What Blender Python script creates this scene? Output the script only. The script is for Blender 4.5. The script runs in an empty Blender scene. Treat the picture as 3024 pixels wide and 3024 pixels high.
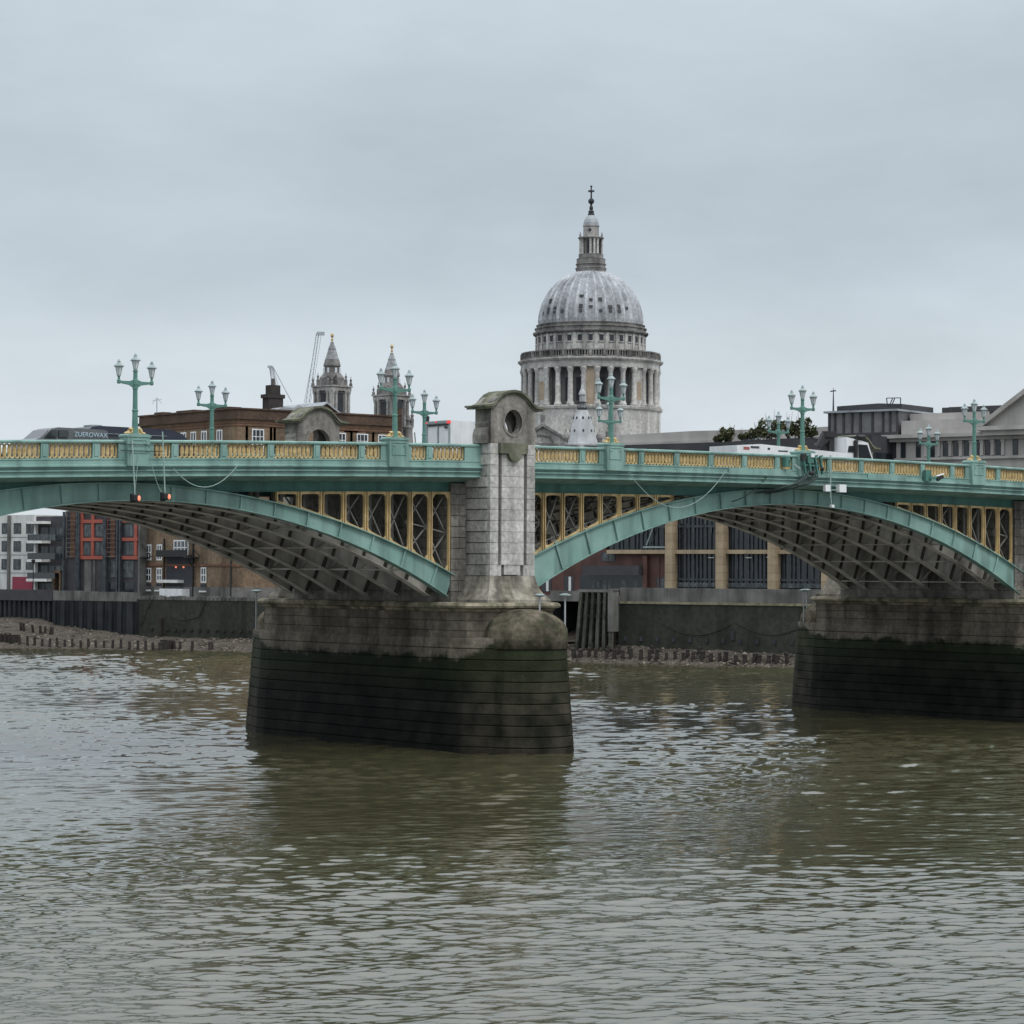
import bpy, math, random
import numpy as np
from mathutils import Matrix, Vector
random.seed(7); RNG = np.random.default_rng(5)
S = bpy.context.scene
COL = S.collection
PI = math.pi
# ------------------------------------------------------------------ camera, sky, sun, exposure
CAM = (-59.113, -101.141, 9.128)
YAW, PITCH, ROLL = 0.676304, 0.022608, 0.005216
def cam_axes():
    F = Vector((math.sin(YAW)*math.cos(PITCH), math.cos(YAW)*math.cos(PITCH), math.sin(PITCH)))
    R = Vector((math.cos(YAW), -math.sin(YAW), 0)); U = R.cross(F)
    return R*math.cos(ROLL)+U*math.sin(ROLL), U*math.cos(ROLL)-R*math.sin(ROLL), F
R_, U_, F_ = cam_axes()
cd = bpy.data.cameras.new('camera'); cam = bpy.data.objects.new('camera', cd); COL.objects.link(cam)
m3 = Matrix((R_, U_, -F_)).transposed().to_4x4(); m3.translation = Vector(CAM); cam.matrix_world = m3
cd.sensor_width = 36; cd.lens = 36*7506.55/3024; cd.clip_start = .5; cd.clip_end = 6000
S.camera = cam
SUN_AZ, SUN_EL = math.radians(170), math.radians(52)      # azimuth clockwise from +Y
w = bpy.data.worlds.new('World'); S.world = w; w.use_nodes = True
nt = w.node_tree; nt.nodes.clear()
def N(t, kind, **kw):
    n = t.nodes.new(kind)
    for k, v in kw.items(): setattr(n, k, v)
    return n
out = N(nt, 'ShaderNodeOutputWorld'); bg = N(nt, 'ShaderNodeBackground')
sky = N(nt, 'ShaderNodeTexSky', sky_type='NISHITA', sun_disc=False, sun_elevation=SUN_EL, sun_rotation=SUN_AZ)
tc = N(nt, 'ShaderNodeTexCoord'); sep = N(nt, 'ShaderNodeSeparateXYZ'); nt.links.new(tc.outputs['Generated'], sep.inputs[0])
mp = N(nt, 'ShaderNodeMapping'); mp.inputs['Scale'].default_value = (3.2, 3.2, 8.5); mp.inputs['Rotation'].default_value = (0.05, 0.03, .3)
nt.links.new(tc.outputs['Generated'], mp.inputs[0])
no = N(nt, 'ShaderNodeTexNoise'); no.inputs['Scale'].default_value = 1.5; no.inputs['Detail'].default_value = 8; no.inputs['Roughness'].default_value = .56; no.inputs['Distortion'].default_value = .1
nt.links.new(mp.outputs[0], no.inputs[0])
# cloud cover brightness against height above the horizon (dull overcast, brighter low down and towards the zenith)
ramp = N(nt, 'ShaderNodeValToRGB'); cr = ramp.color_ramp
stops = [(0.0, (.70, .765, .81)), (.05, (.70, .77, .82)), (.078, (.655, .725, .78)), (.112, (.56, .635, .695)), (.15, (.495, .57, .63)), (.19, (.52, .595, .655)), (.23, (.60, .68, .74)), (.30, (.70, .78, .85)), (.45, (1.0, 1.08, 1.16)), (.6, (1.4, 1.5, 1.58)), (1.0, (2.1, 2.2, 2.3))]
while len(cr.elements) < len(stops): cr.elements.new(.5)
for e, (p, c) in zip(cr.elements, stops): e.position = p; e.color = (*c, 1)
nt.links.new(sep.outputs['Z'], ramp.inputs[0])
cm = N(nt, 'ShaderNodeMapRange'); cm.inputs[1].default_value = .3; cm.inputs[2].default_value = .7; cm.inputs[3].default_value = .88; cm.inputs[4].default_value = 1.12
nt.links.new(no.outputs['Fac'], cm.inputs[0])
mul = N(nt, 'ShaderNodeVectorMath', operation='SCALE'); nt.links.new(ramp.outputs[0], mul.inputs[0]); nt.links.new(cm.outputs[0], mul.inputs['Scale'])
SKY_K = .1
cl = N(nt, 'ShaderNodeVectorMath', operation='SCALE'); cl.inputs['Scale'].default_value = 1/SKY_K; nt.links.new(mul.outputs[0], cl.inputs[0])
mx = N(nt, 'ShaderNodeMix', data_type='RGBA'); mx.inputs['Factor'].default_value = .94
nt.links.new(sky.outputs[0], mx.inputs['A']); nt.links.new(cl.outputs[0], mx.inputs['B'])
nt.links.new(mx.outputs['Result'], bg.inputs[0]); bg.inputs[1].default_value = SKY_K
nt.links.new(bg.outputs[0], out.inputs[0])
sd = bpy.data.lights.new('sun', 'SUN'); sd.energy = 1.3; sd.angle = math.radians(20); sd.color = (1, .97, .93)
so = bpy.data.objects.new('sun', sd); COL.objects.link(so)
sdir = Vector((math.sin(SUN_AZ)*math.cos(SUN_EL), math.cos(SUN_AZ)*math.cos(SUN_EL), math.sin(SUN_EL)))
so.rotation_euler = sdir.to_track_quat('Z', 'Y').to_euler(); so.location = (0, -60, 120)
S.view_settings.view_transform = 'Standard'; S.view_settings.look = 'None'; S.view_settings.exposure = 0; S.view_settings.gamma = 1
S.render.engine = 'CYCLES'

# ------------------------------------------------------------------ helpers
class MB:
    """collects faces and links them as ONE mesh object"""
    def __init__(s): s.v = []; s.f = []; s.r = []; s.mi = []; s.cur = 0
    def add(s, vs, fs, r=None):
        o = len(s.v); s.v += [tuple(p) for p in vs]
        r = random.random() if r is None else r
        for q, f in enumerate(fs): s.f.append(tuple(i+o for i in f)); s.r.append(r[q] if isinstance(r, list) else r); s.mi.append(s.cur)
    def box(s, x0, x1, y0, y1, z0, z1, r=None):
        v = [(x, y, z) for z in (z0, z1) for y in (y0, y1) for x in (x0, x1)]
        s.add(v, [(0, 2, 3, 1), (4, 5, 7, 6), (0, 1, 5, 4), (2, 6, 7, 3), (0, 4, 6, 2), (1, 3, 7, 5)], r)
    def cbox(s, x, y, z, dx, dy, dz, r=None): s.box(x-dx/2, x+dx/2, y-dy/2, y+dy/2, z-dz/2, z+dz/2, r)
    def prism(s, pts, a, b, ax='y', r=None):
        """polygon pts in the plane across axis ax, from a to b"""
        P = {'y': lambda p, t: (p[0], t, p[1]), 'x': lambda p, t: (t, p[0], p[1]), 'z': lambda p, t: (p[0], p[1], t)}[ax]
        n = len(pts); v = [P(p, a) for p in pts]+[P(p, b) for p in pts]
        s.add(v, [tuple(range(n)), tuple(range(2*n-1, n-1, -1))]+[(i, (i+1) % n, n+(i+1) % n, n+i) for i in range(n)], r)
    def bar(s, a, b, wd, h=None, r=None):
        a = Vector(a); b = Vector(b); d = (b-a); h = h or wd
        if d.length < 1e-6: return
        d.normalize(); up = Vector((0, 0, 1)) if abs(d.z) < .95 else Vector((0, 1, 0))
        x = d.cross(up).normalized()*wd/2; y = x.cross(d).normalized()*h/2
        v = [p+i*x+j*y for p in (a, b) for (i, j) in ((-1, -1), (1, -1), (1, 1), (-1, 1))]
        s.add(v, [(0, 1, 2, 3), (7, 6, 5, 4), (0, 4, 5, 1), (1, 5, 6, 2), (2, 6, 7, 3), (3, 7, 4, 0)], r)
    def tube(s, pts, rad, n=6, r=None):
        pts = [Vector(p) for p in pts]; rings = []
        rad = rad if isinstance(rad, (list, tuple)) else [rad]*len(pts)
        for i, p in enumerate(pts):
            d = (pts[min(i+1, len(pts)-1)]-pts[max(i-1, 0)]).normalized()
            up = Vector((0, 0, 1)) if abs(d.z) < .9 else Vector((1, 0, 0))
            x = d.cross(up).normalized(); y = x.cross(d)
            rings.append([p+(x*math.cos(2*PI*k/n)+y*math.sin(2*PI*k/n))*rad[i] for k in range(n)])
        v = [q for g in rings for q in g]; f = []
        for i in range(len(rings)-1):
            for k in range(n): f.append((i*n+k, i*n+(k+1) % n, (i+1)*n+(k+1) % n, (i+1)*n+k))
        f += [tuple(range(n-1, -1, -1)), tuple(range((len(rings)-1)*n, len(rings)*n))]
        s.add(v, f, r)
    def lathe(s, prof, cx=0, cy=0, n=24, a0=0, mod=None, caps=True, sq=1, r=None, rk=None):
        v = []; f = []
        for rr, z in prof:
            for k in range(n):
                a = a0+2*PI*k/n; q = rr*(mod(k, rr, z) if mod else 1)
                v.append((cx+q*math.cos(a), cy+q*math.sin(a), z))
        for i in range(len(prof)-1):
            for k in range(n): f.append((i*n+k, i*n+(k+1) % n, (i+1)*n+(k+1) % n, (i+1)*n+k))
        if rk: r = [rk(k) for i in range(len(prof)-1) for k in range(n)]+[.5, .5]
        if caps: f += [tuple(range(n-1, -1, -1)), tuple(range((len(prof)-1)*n, len(prof)*n))]
        s.add(v, f, r)
    def loft(s, rings, closed=True, caps=True, r=None):
        n = len(rings[0]); v = [p for g in rings for p in g]; f = []
        for i in range(len(rings)-1):
            for k in range(n if closed else n-1): f.append((i*n+k, i*n+(k+1) % n, (i+1)*n+(k+1) % n, (i+1)*n+k))
        if caps: f += [tuple(range(n-1, -1, -1)), tuple(range((len(rings)-1)*n, len(rings)*n))]
        s.add(v, f, r)
    def ring_plate(s, outer, inner, a, b, ax='y', r=None):
        """flat plate with a hole: equal-length outlines, from a to b"""
        P = {'y': lambda p, t: (p[0], t, p[1]), 'x': lambda p, t: (t, p[0], p[1])}[ax]
        n = len(outer); v = [P(p, a) for p in outer]+[P(p, a) for p in inner]+[P(p, b) for p in outer]+[P(p, b) for p in inner]
        f = []
        for i in range(n):
            j = (i+1) % n
            f += [(i, j, n+j, n+i), (2*n+i, 3*n+i, 3*n+j, 2*n+j), (i, 2*n+i, 2*n+j, j), (n+i, n+j, 3*n+j, 3*n+i)]
        s.add(v, f, r)
    def blob(s, c, rx, ry, rz, n=8, m=6, jit=0, r=None):
        v = []; f = []
        for i in range(m+1):
            t = PI*i/m
            for k in range(n):
                a = 2*PI*k/n; q = 1+random.uniform(-jit, jit)
                v.append((c[0]+rx*math.sin(t)*math.cos(a)*q, c[1]+ry*math.sin(t)*math.sin(a)*q, c[2]+rz*math.cos(t)*q))
        for i in range(m):
            for k in range(n): f.append((i*n+k, (i+1)*n+k, (i+1)*n+(k+1) % n, i*n+(k+1) % n))
        s.add(v, f, r)
    def build(s, name, mat, parent=None, smooth=False, at=None):
        me = bpy.data.meshes.new(name); me.from_pydata(s.v, [], s.f)
        at_ = me.attributes.new('rnd', 'FLOAT', 'FACE'); at_.data.foreach_set('value', s.r)
        if smooth: me.polygons.foreach_set('use_smooth', [True]*len(me.polygons))
        for m_ in (mat if isinstance(mat, (list, tuple)) else [mat]): me.materials.append(m_)
        if any(s.mi): me.polygons.foreach_set('material_index', s.mi)
        me.update()
        o = bpy.data.objects.new(name, me); COL.objects.link(o)
        if parent: o.parent = parent
        if at: o.location = at
        return o
def tag(o, label=None, cat=None, group=None, kind=None):
    if label: o['label'] = label
    if cat: o['category'] = cat
    if group: o['group'] = group
    if kind: o['kind'] = kind
    return o
def empty(name, loc, label=None, cat=None, group=None, rz=0):
    o = bpy.data.objects.new(name, None); COL.objects.link(o); o.empty_display_size = .5
    o.location = loc; o.rotation_euler = (0, 0, rz); return tag(o, label, cat, group)
def copy_tree(o, parent=None):
    c = o.copy(); COL.objects.link(c)
    if parent: c.parent = parent
    for ch in list(o.children): copy_tree(ch, c)
    return c
def cast(outline, c, th):
    dx, dz = math.cos(th), math.sin(th); best = None
    n = len(outline)
    for i in range(n):
        (x1, z1), (x2, z2) = outline[i], outline[(i+1) % n]
        ex, ez = x2-x1, z2-z1; den = dx*ez-dz*ex
        if abs(den) < 1e-9: continue
        t = ((x1-c[0])*ez-(z1-c[1])*ex)/den; u = ((x1-c[0])*dz-(z1-c[1])*dx)/den
        if t > 0 and -1e-6 <= u <= 1+1e-6 and (best is None or t > best): best = t
    return (c[0]+dx*best, c[1]+dz*best)
def angles(outline, c, n=40):
    a = [2*PI*k/n for k in range(n)]+[math.atan2(z-c[1], x-c[0]) % (2*PI) for x, z in outline]
    a = sorted(a); return [t for i, t in enumerate(a) if i == 0 or t-a[i-1] > 1e-4]
# ------------------------------------------------------------------ materials
def mat(name, c1, c2=None, scale=.8, rough=.75, bump=0, bscale=8, metal=0, streak=0, sdark=.45, rnd=0, spec=.3, fine=0, emit=None):
    m = bpy.data.materials.new(name); m.use_nodes = True; t = m.node_tree; b = t.nodes['Principled BSDF']
    b.inputs['Roughness'].default_value = rough; b.inputs['Metallic'].default_value = metal; b.inputs['Specular IOR Level'].default_value = spec
    L = t.links.new; g = N(t, 'ShaderNodeNewGeometry'); pos = g.outputs['Position']
    base = N(t, 'ShaderNodeRGB'); base.outputs[0].default_value = (*c1, 1); col = base.outputs[0]
    if c2:
        n1 = N(t, 'ShaderNodeTexNoise'); n1.inputs['Scale'].default_value = scale; n1.inputs['Detail'].default_value = 6; L(pos, n1.inputs[0])
        mr = N(t, 'ShaderNodeMapRange'); mr.inputs[1].default_value = .36; mr.inputs[2].default_value = .64; L(n1.outputs['Fac'], mr.inputs[0])
        mx = N(t, 'ShaderNodeMix', data_type='RGBA'); L(mr.outputs[0], mx.inputs['Factor']); L(col, mx.inputs['A']); mx.inputs['B'].default_value = (*c2, 1); col = mx.outputs['Result']
    def dark(fac_out, col, lo, hi, k):
        mr = N(t, 'ShaderNodeMapRange'); mr.inputs[1].default_value = lo; mr.inputs[2].default_value = hi; mr.inputs[3].default_value = k; mr.inputs[4].default_value = 1; L(fac_out, mr.inputs[0])
        sc = N(t, 'ShaderNodeVectorMath', operation='SCALE'); L(col, sc.inputs[0]); L(mr.outputs[0], sc.inputs['Scale']); return sc.outputs[0]
    if streak:
        mp = N(t, 'ShaderNodeMapping'); mp.inputs['Scale'].default_value = (streak, streak, streak*.13); L(pos, mp.inputs[0])
        n2 = N(t, 'ShaderNodeTexNoise'); n2.inputs['Scale'].default_value = 1; n2.inputs['Detail'].default_value = 5; L(mp.outputs[0], n2.inputs[0])
        col = dark(n2.outputs['Fac'], col, .35, .55, sdark)
    if fine:
        n3 = N(t, 'ShaderNodeTexNoise'); n3.inputs['Scale'].default_value = fine; n3.inputs['Detail'].default_value = 3; L(pos, n3.inputs[0]); col = dark(n3.outputs['Fac'], col, .3, .7, .6)
    if rnd:
        at = N(t, 'ShaderNodeAttribute', attribute_name='rnd'); col = dark(at.outputs['Fac'], col, 0, 1, 1-rnd)
    L(col, b.inputs['Base Color'])
    if bump:
        n4 = N(t, 'ShaderNodeTexNoise'); n4.inputs['Scale'].default_value = bscale; n4.inputs['Detail'].default_value = 5; L(pos, n4.inputs[0])
        bp = N(t, 'ShaderNodeBump'); bp.inputs['Strength'].default_value = bump; bp.inputs['Distance'].default_value = .1; L(n4.outputs['Fac'], bp.inputs['Height']); L(bp.outputs[0], b.inputs['Normal'])
    if emit: b.inputs['Emission Color'].default_value = (*emit[0], 1); b.inputs['Emission Strength'].default_value = emit[1]
    return m
M = {}
M['green'] = mat('green_paint', (.245, .378, .342), (.19, .318, .284), .6, .55, .08, 14, streak=1.3, sdark=.66, spec=.25)
M['lampgreen'] = mat('lamp_green_paint', (.105, .225, .19), (.085, .185, .157), 2, .5, .05, 14)
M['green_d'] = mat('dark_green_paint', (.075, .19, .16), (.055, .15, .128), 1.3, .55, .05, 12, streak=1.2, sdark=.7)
M['gold'] = mat('gold_paint', (.72, .54, .27), (.58, .42, .19), 2.5, .5, .05, 20, fine=6)
M['ochre'] = mat('ochre_paint', (.62, .46, .235), (.48, .34, .165), 1.5, .55, .08, 14, streak=2, sdark=.6)
M['inner'] = mat('brown_grey_iron', (.62, .59, .54), (.44, .415, .375), .9, .7, .08, 10, streak=1.1, sdark=.6)
M['rib_shade'] = mat('shade_toned_rib_stiffener', (.10, .09, .075), (.07, .063, .053), 1, .8)  # colour darkened to stand for shade on the stiffener edges
M['brace'] = mat('grey_iron_brace', (.26, .25, .23), (.19, .18, .165), 1.2, .7)
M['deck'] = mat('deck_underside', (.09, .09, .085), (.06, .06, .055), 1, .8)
M['asphalt'] = mat('asphalt', (.05, .05, .05), (.06, .058, .055), 2, .9, .1, 30)
M['stone'] = mat('weathered_granite', (.62, .595, .555), (.45, .43, .395), .8, .8, .25, 10, streak=.9, sdark=.40, rnd=.34, fine=5)
M['stone_c'] = mat('washed_pale_granite', (.70, .68, .64), (.56, .54, .505), .9, .8, .2, 10, streak=1.2, sdark=.7, rnd=.22, fine=5)
M['stone_m'] = mat('grey_granite', (.40, .375, .335), (.28, .26, .23), .9, .82, .28, 9, streak=1.0, sdark=.42, rnd=.25, fine=4)
M['stone_d'] = mat('sooty_granite', (.32, .295, .265), (.215, .198, .175), .9, .85, .3, 9, streak=1.0, sdark=.4, rnd=.3, fine=4)
M['moss'] = mat('mossy_stone', (.20, .195, .15), (.10, .11, .07), 1.6, .9, .35, 9, streak=1.2, sdark=.5)
M['foot'] = mat('mossy_granite_foot', (.42, .385, .325), (.23, .205, .155), .8, .85, .3, 8, streak=1.0, sdark=.35, fine=4)
M['cap'] = mat('cutwater_cap_stone', (.39, .335, .25), (.14, .14, .085), 1.3, .88, .6, 5, streak=.9, sdark=.5, fine=4)
M['glass_lamp'] = mat('frosted_lantern_glass', (.62, .66, .68), (.5, .53, .55), 8, .25, spec=.5)
M['lampmetal'] = mat('grey_lantern_metal', (.30, .36, .36), (.22, .27, .27), 4, .5)
M['black'] = mat('black_fitting', (.02, .02, .022), (.03, .03, .03), 3, .6)
M['redglow'] = mat('red_signal_lens', (.8, .2, .12), None, 1, .3, emit=((1, .30, .17), .8))
M['wire'] = mat('pale_cable', (.30, .40, .37), (.25, .33, .3), 3, .6)
M['darkcable'] = mat('dark_cable', (.035, .055, .05), (.05, .07, .065), 3, .6)
M['white'] = mat('white_paint', (.74, .75, .76), (.68, .69, .70), 2, .5, streak=1.2, sdark=.85)
M['whiteplast'] = mat('white_equipment', (.7, .72, .72), None, 1, .4)
M['navy'] = mat('navy_vehicle_paint', (.018, .020, .035), (.022, .024, .04), 2, .3, spec=.5)
M['silver'] = mat('grey_vehicle_paint', (.10, .108, .113), (.125, .132, .14), 2, .35, spec=.5)
M['vglass'] = mat('dark_vehicle_glass', (.02, .025, .03), None, 1, .08, spec=.7)
M['tyre'] = mat('tyre_rubber', (.02, .02, .02), None, 1, .9)
M['red'] = mat('red_marker', (.6, .05, .05), None, 1, .4, emit=((1, .1, .1), .5))
M['dullred'] = mat('dull_red_mark', (.34, .10, .10), None, 1, .5)
M['bluewhite'] = mat('pale_blue_lettering', (.40, .52, .60), None, 1, .5)
M['pglass'] = mat('dark_window_glass', (.010, .014, .020), (.022, .028, .034), .5, .12, spec=.55)
M['pglass2'] = mat('curtained_window_glass', (.10, .115, .12), (.035, .045, .05), 1.6, .2, streak=3, sdark=.3, spec=.5)
M['render'] = mat('white_render', (.62, .62, .60), (.54, .54, .52), .7, .8, streak=.8, sdark=.8)
M['slab'] = mat('pale_balcony_edge', (.68, .68, .66), (.6, .6, .58), 1, .7)
M['charcoal'] = mat('charcoal_cladding', (.045, .042, .048), (.06, .056, .06), 1, .6)
M['orangered'] = mat('orange_red_panel', (.37, .10, .07), (.30, .08, .057), 1, .6)
M['pavglass'] = mat('grey_reflecting_glass', (.17, .168, .17), (.10, .10, .105), .8, .2, spec=.5)
M['mauve'] = mat('maroon_door', (.25, .045, .07), None, 1, .6)
M['brick'] = mat('brown_stock_brick', (.27, .19, .125), (.17, .12, .08), .35, .9, .2, 6, streak=.5, sdark=.6, fine=3.2)
M['brick_d'] = mat('dark_brick', (.12, .078, .055), (.075, .05, .038), .5, .9, .2, 6, fine=3)
M['soot'] = mat('sooty_brick', (.045, .038, .036), (.03, .026, .025), .8, .9)
M['brick_r'] = mat('reddish_brick', (.20, .10, .065), (.14, .075, .05), .5, .9, fine=3)
M['conc'] = mat('stained_concrete', (.17, .165, .155), (.10, .098, .092), .5, .85, .2, 4, streak=.8, sdark=.5)
M['lead'] = mat('lead_roof', (.33, .35, .37), (.25, .27, .29), .3, .55, streak=.5, sdark=.7)
M['granite_r'] = mat('red_granite', (.115, .058, .047), (.078, .04, .034), .5, .6, streak=.7, sdark=.7)
M['tan'] = mat('tan_stone_column', (.42, .325, .215), (.33, .255, .17), .8, .8, streak=.9, sdark=.8, rnd=.12)
M['mull'] = mat('dark_mullion', (.03, .037, .045), (.065, .075, .085), 1.5, .4)
M['pstone'] = mat('grey_portland_stone', (.47, .445, .425), (.38, .36, .343), .3, .85, streak=.45, sdark=.75, rnd=.12)
M['roofdark'] = mat('dark_roofing', (.035, .036, .04), (.055, .055, .06), .4, .7)
M['leaf'] = mat('leaf_green', (.06, .085, .032), (.115, .105, .05), 1.5, .8, rnd=.5)
M['bark'] = mat('bark', (.06, .045, .03), None, 1, .9)
M['cstone'] = mat('cathedral_stone', (.69, .67, .635), (.52, .505, .475), .12, .85, streak=.28, sdark=.58, rnd=.1, fine=1.2)
M['cstone_d'] = mat('cathedral_sooty_stone', (.31, .295, .28), (.19, .18, .175), .18, .9, streak=.3, sdark=.5, fine=1)
M['cstone_m'] = mat('tower_stone', (.46, .445, .42), (.33, .318, .30), .15, .9, streak=.35, sdark=.55, fine=1.1)
M['clead'] = mat('cathedral_lead', (.56, .575, .60), (.42, .435, .46), .14, .6, streak=.3, sdark=.62, fine=1.1, rnd=.42)
M['cdark'] = mat('dark_recess', (.028, .03, .036), (.045, .048, .055), .3, .7)
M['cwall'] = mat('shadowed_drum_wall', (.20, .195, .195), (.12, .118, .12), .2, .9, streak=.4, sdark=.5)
M['niche'] = mat('tan_niche_stone', (.38, .30, .22), (.29, .23, .17), .4, .85)
M['gilt'] = mat('gilded_metal', (.46, .36, .2), None, 1, .5, metal=.2)
M['spire'] = mat('pale_lead_spire', (.44, .45, .46), (.33, .34, .35), .4, .6, streak=.6, sdark=.8)
M['wood'] = mat('wet_black_timber', (.018, .015, .013), (.034, .028, .023), 3, .7, .3, 8)
M['pile'] = mat('dark_sheet_pile', (.028, .032, .036), (.018, .02, .022), .6, .6, .2, 5, streak=1.2, sdark=.5)
M['algae'] = mat('algae_wall', (.03, .034, .024), (.048, .05, .038), .35, .8, .3, 3, streak=.5, sdark=.5, fine=2)
M['fender'] = mat('weathered_fender_timber', (.12, .12, .095), (.06, .065, .05), 1.2, .8, .3, 6, streak=2, sdark=.4, rnd=.4)
M['limes'] = mat('pale_kerb_stone', (.32, .28, .19), (.17, .16, .10), .9, .85, fine=3)
M['crane'] = mat('grey_crane_steel', (.36, .38, .40), None, 1, .6)
def stained_pier():
    m = mat('tide_stained_granite', (.24, .208, .165), (.14, .122, .095), .7, .75, .35, 6, streak=1.0, sdark=.5, rnd=.25, fine=4)
    t = m.node_tree; L = t.links.new; b = t.nodes['Principled BSDF']
    col = b.inputs['Base Color'].links[0].from_socket
    g = N(t, 'ShaderNodeNewGeometry'); sp = N(t, 'ShaderNodeSeparateXYZ'); L(g.outputs['Position'], sp.inputs[0])
    n = N(t, 'ShaderNodeTexNoise'); n.inputs['Scale'].default_value = .6; n.inputs['Detail'].default_value = 8; n.inputs['Roughness'].default_value = .72; L(g.outputs['Position'], n.inputs[0])
    a = N(t, 'ShaderNodeMath', operation='MULTIPLY_ADD'); L(n.outputs['Fac'], a.inputs[0]); a.inputs[1].default_value = 2.0; a.inputs[2].default_value = -1.0
    z = N(t, 'ShaderNodeMath', operation='ADD'); L(sp.outputs['Z'], z.inputs[0]); L(a.outputs[0], z.inputs[1])
    r = N(t, 'ShaderNodeMapRange'); r.inputs[1].default_value = 4.62; r.inputs[2].default_value = 4.88; L(z.outputs[0], r.inputs[0])
    ny = N(t, 'ShaderNodeMath', operation='SUBTRACT'); L(sp.outputs['Y'], ny.inputs[0]); ny.inputs[1].default_value = 8.6
    na = N(t, 'ShaderNodeMath', operation='ABSOLUTE'); L(ny.outputs[0], na.inputs[0])
    nr = N(t, 'ShaderNodeMapRange'); nr.inputs[1].default_value = 8.7; nr.inputs[2].default_value = 10.4; L(na.outputs[0], nr.inputs[0])
    dz = N(t, 'ShaderNodeMath', operation='MULTIPLY_ADD'); L(nr.outputs[0], dz.inputs[0]); dz.inputs[1].default_value = -.75; L(z.outputs[0], dz.inputs[2])
    L(dz.outputs[0], r.inputs[0])
    ag = N(t, 'ShaderNodeTexNoise'); ag.inputs['Scale'].default_value = .9; ag.inputs['Detail'].default_value = 6; L(g.outputs['Position'], ag.inputs[0])
    am = N(t, 'ShaderNodeValToRGB'); e = am.color_ramp.elements; e[0].position = .36; e[0].color = (.003, .005, .004, 1); e[1].position = .70; e[1].color = (.017, .017, .014, 1); L(ag.outputs['Fac'], am.inputs[0])
    mx = N(t, 'ShaderNodeMix', data_type='RGBA'); L(r.outputs[0], mx.inputs['Factor']); 
    nm = N(t, 'ShaderNodeMix', data_type='RGBA'); L(nr.outputs[0], nm.inputs['Factor']); L(am.outputs[0], nm.inputs['A'])
    a2 = N(t, 'ShaderNodeValToRGB'); e2 = a2.color_ramp.elements; e2[0].position = .36; e2[0].color = (.012, .013, .008, 1); e2[1].position = .68; e2[1].color = (.052, .045, .033, 1); L(ag.outputs['Fac'], a2.inputs[0]); L(a2.outputs[0], nm.inputs['B'])
    gz = N(t, 'ShaderNodeMapRange'); gz.inputs[1].default_value = 2.4; gz.inputs[2].default_value = 4.3; L(z.outputs[0], gz.inputs[0])
    gk = N(t, 'ShaderNodeMath', operation='MULTIPLY'); L(gz.outputs[0], gk.inputs[0]); L(ag.outputs['Fac'], gk.inputs[1])
    gm = N(t, 'ShaderNodeMix', data_type='RGBA'); L(gk.outputs[0], gm.inputs['Factor']); L(nm.outputs['Result'], gm.inputs['A']); gm.inputs['B'].default_value = (.019, .031, .011, 1)
    ra = N(t, 'ShaderNodeAttribute', attribute_name='rnd'); rr = N(t, 'ShaderNodeMapRange'); rr.inputs[3].default_value = .7; rr.inputs[4].default_value = 1.15; L(ra.outputs['Fac'], rr.inputs[0])
    gs = N(t, 'ShaderNodeVectorMath', operation='SCALE'); L(gm.outputs['Result'], gs.inputs[0]); L(rr.outputs[0], gs.inputs['Scale'])
    L(gs.outputs[0], mx.inputs['A']); L(col, mx.inputs['B'])
    L(mx.outputs['Result'], b.inputs['Base Color']); b.inputs['Specular IOR Level'].default_value = .12
    return m
M['pier'] = stained_pier()
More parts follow.
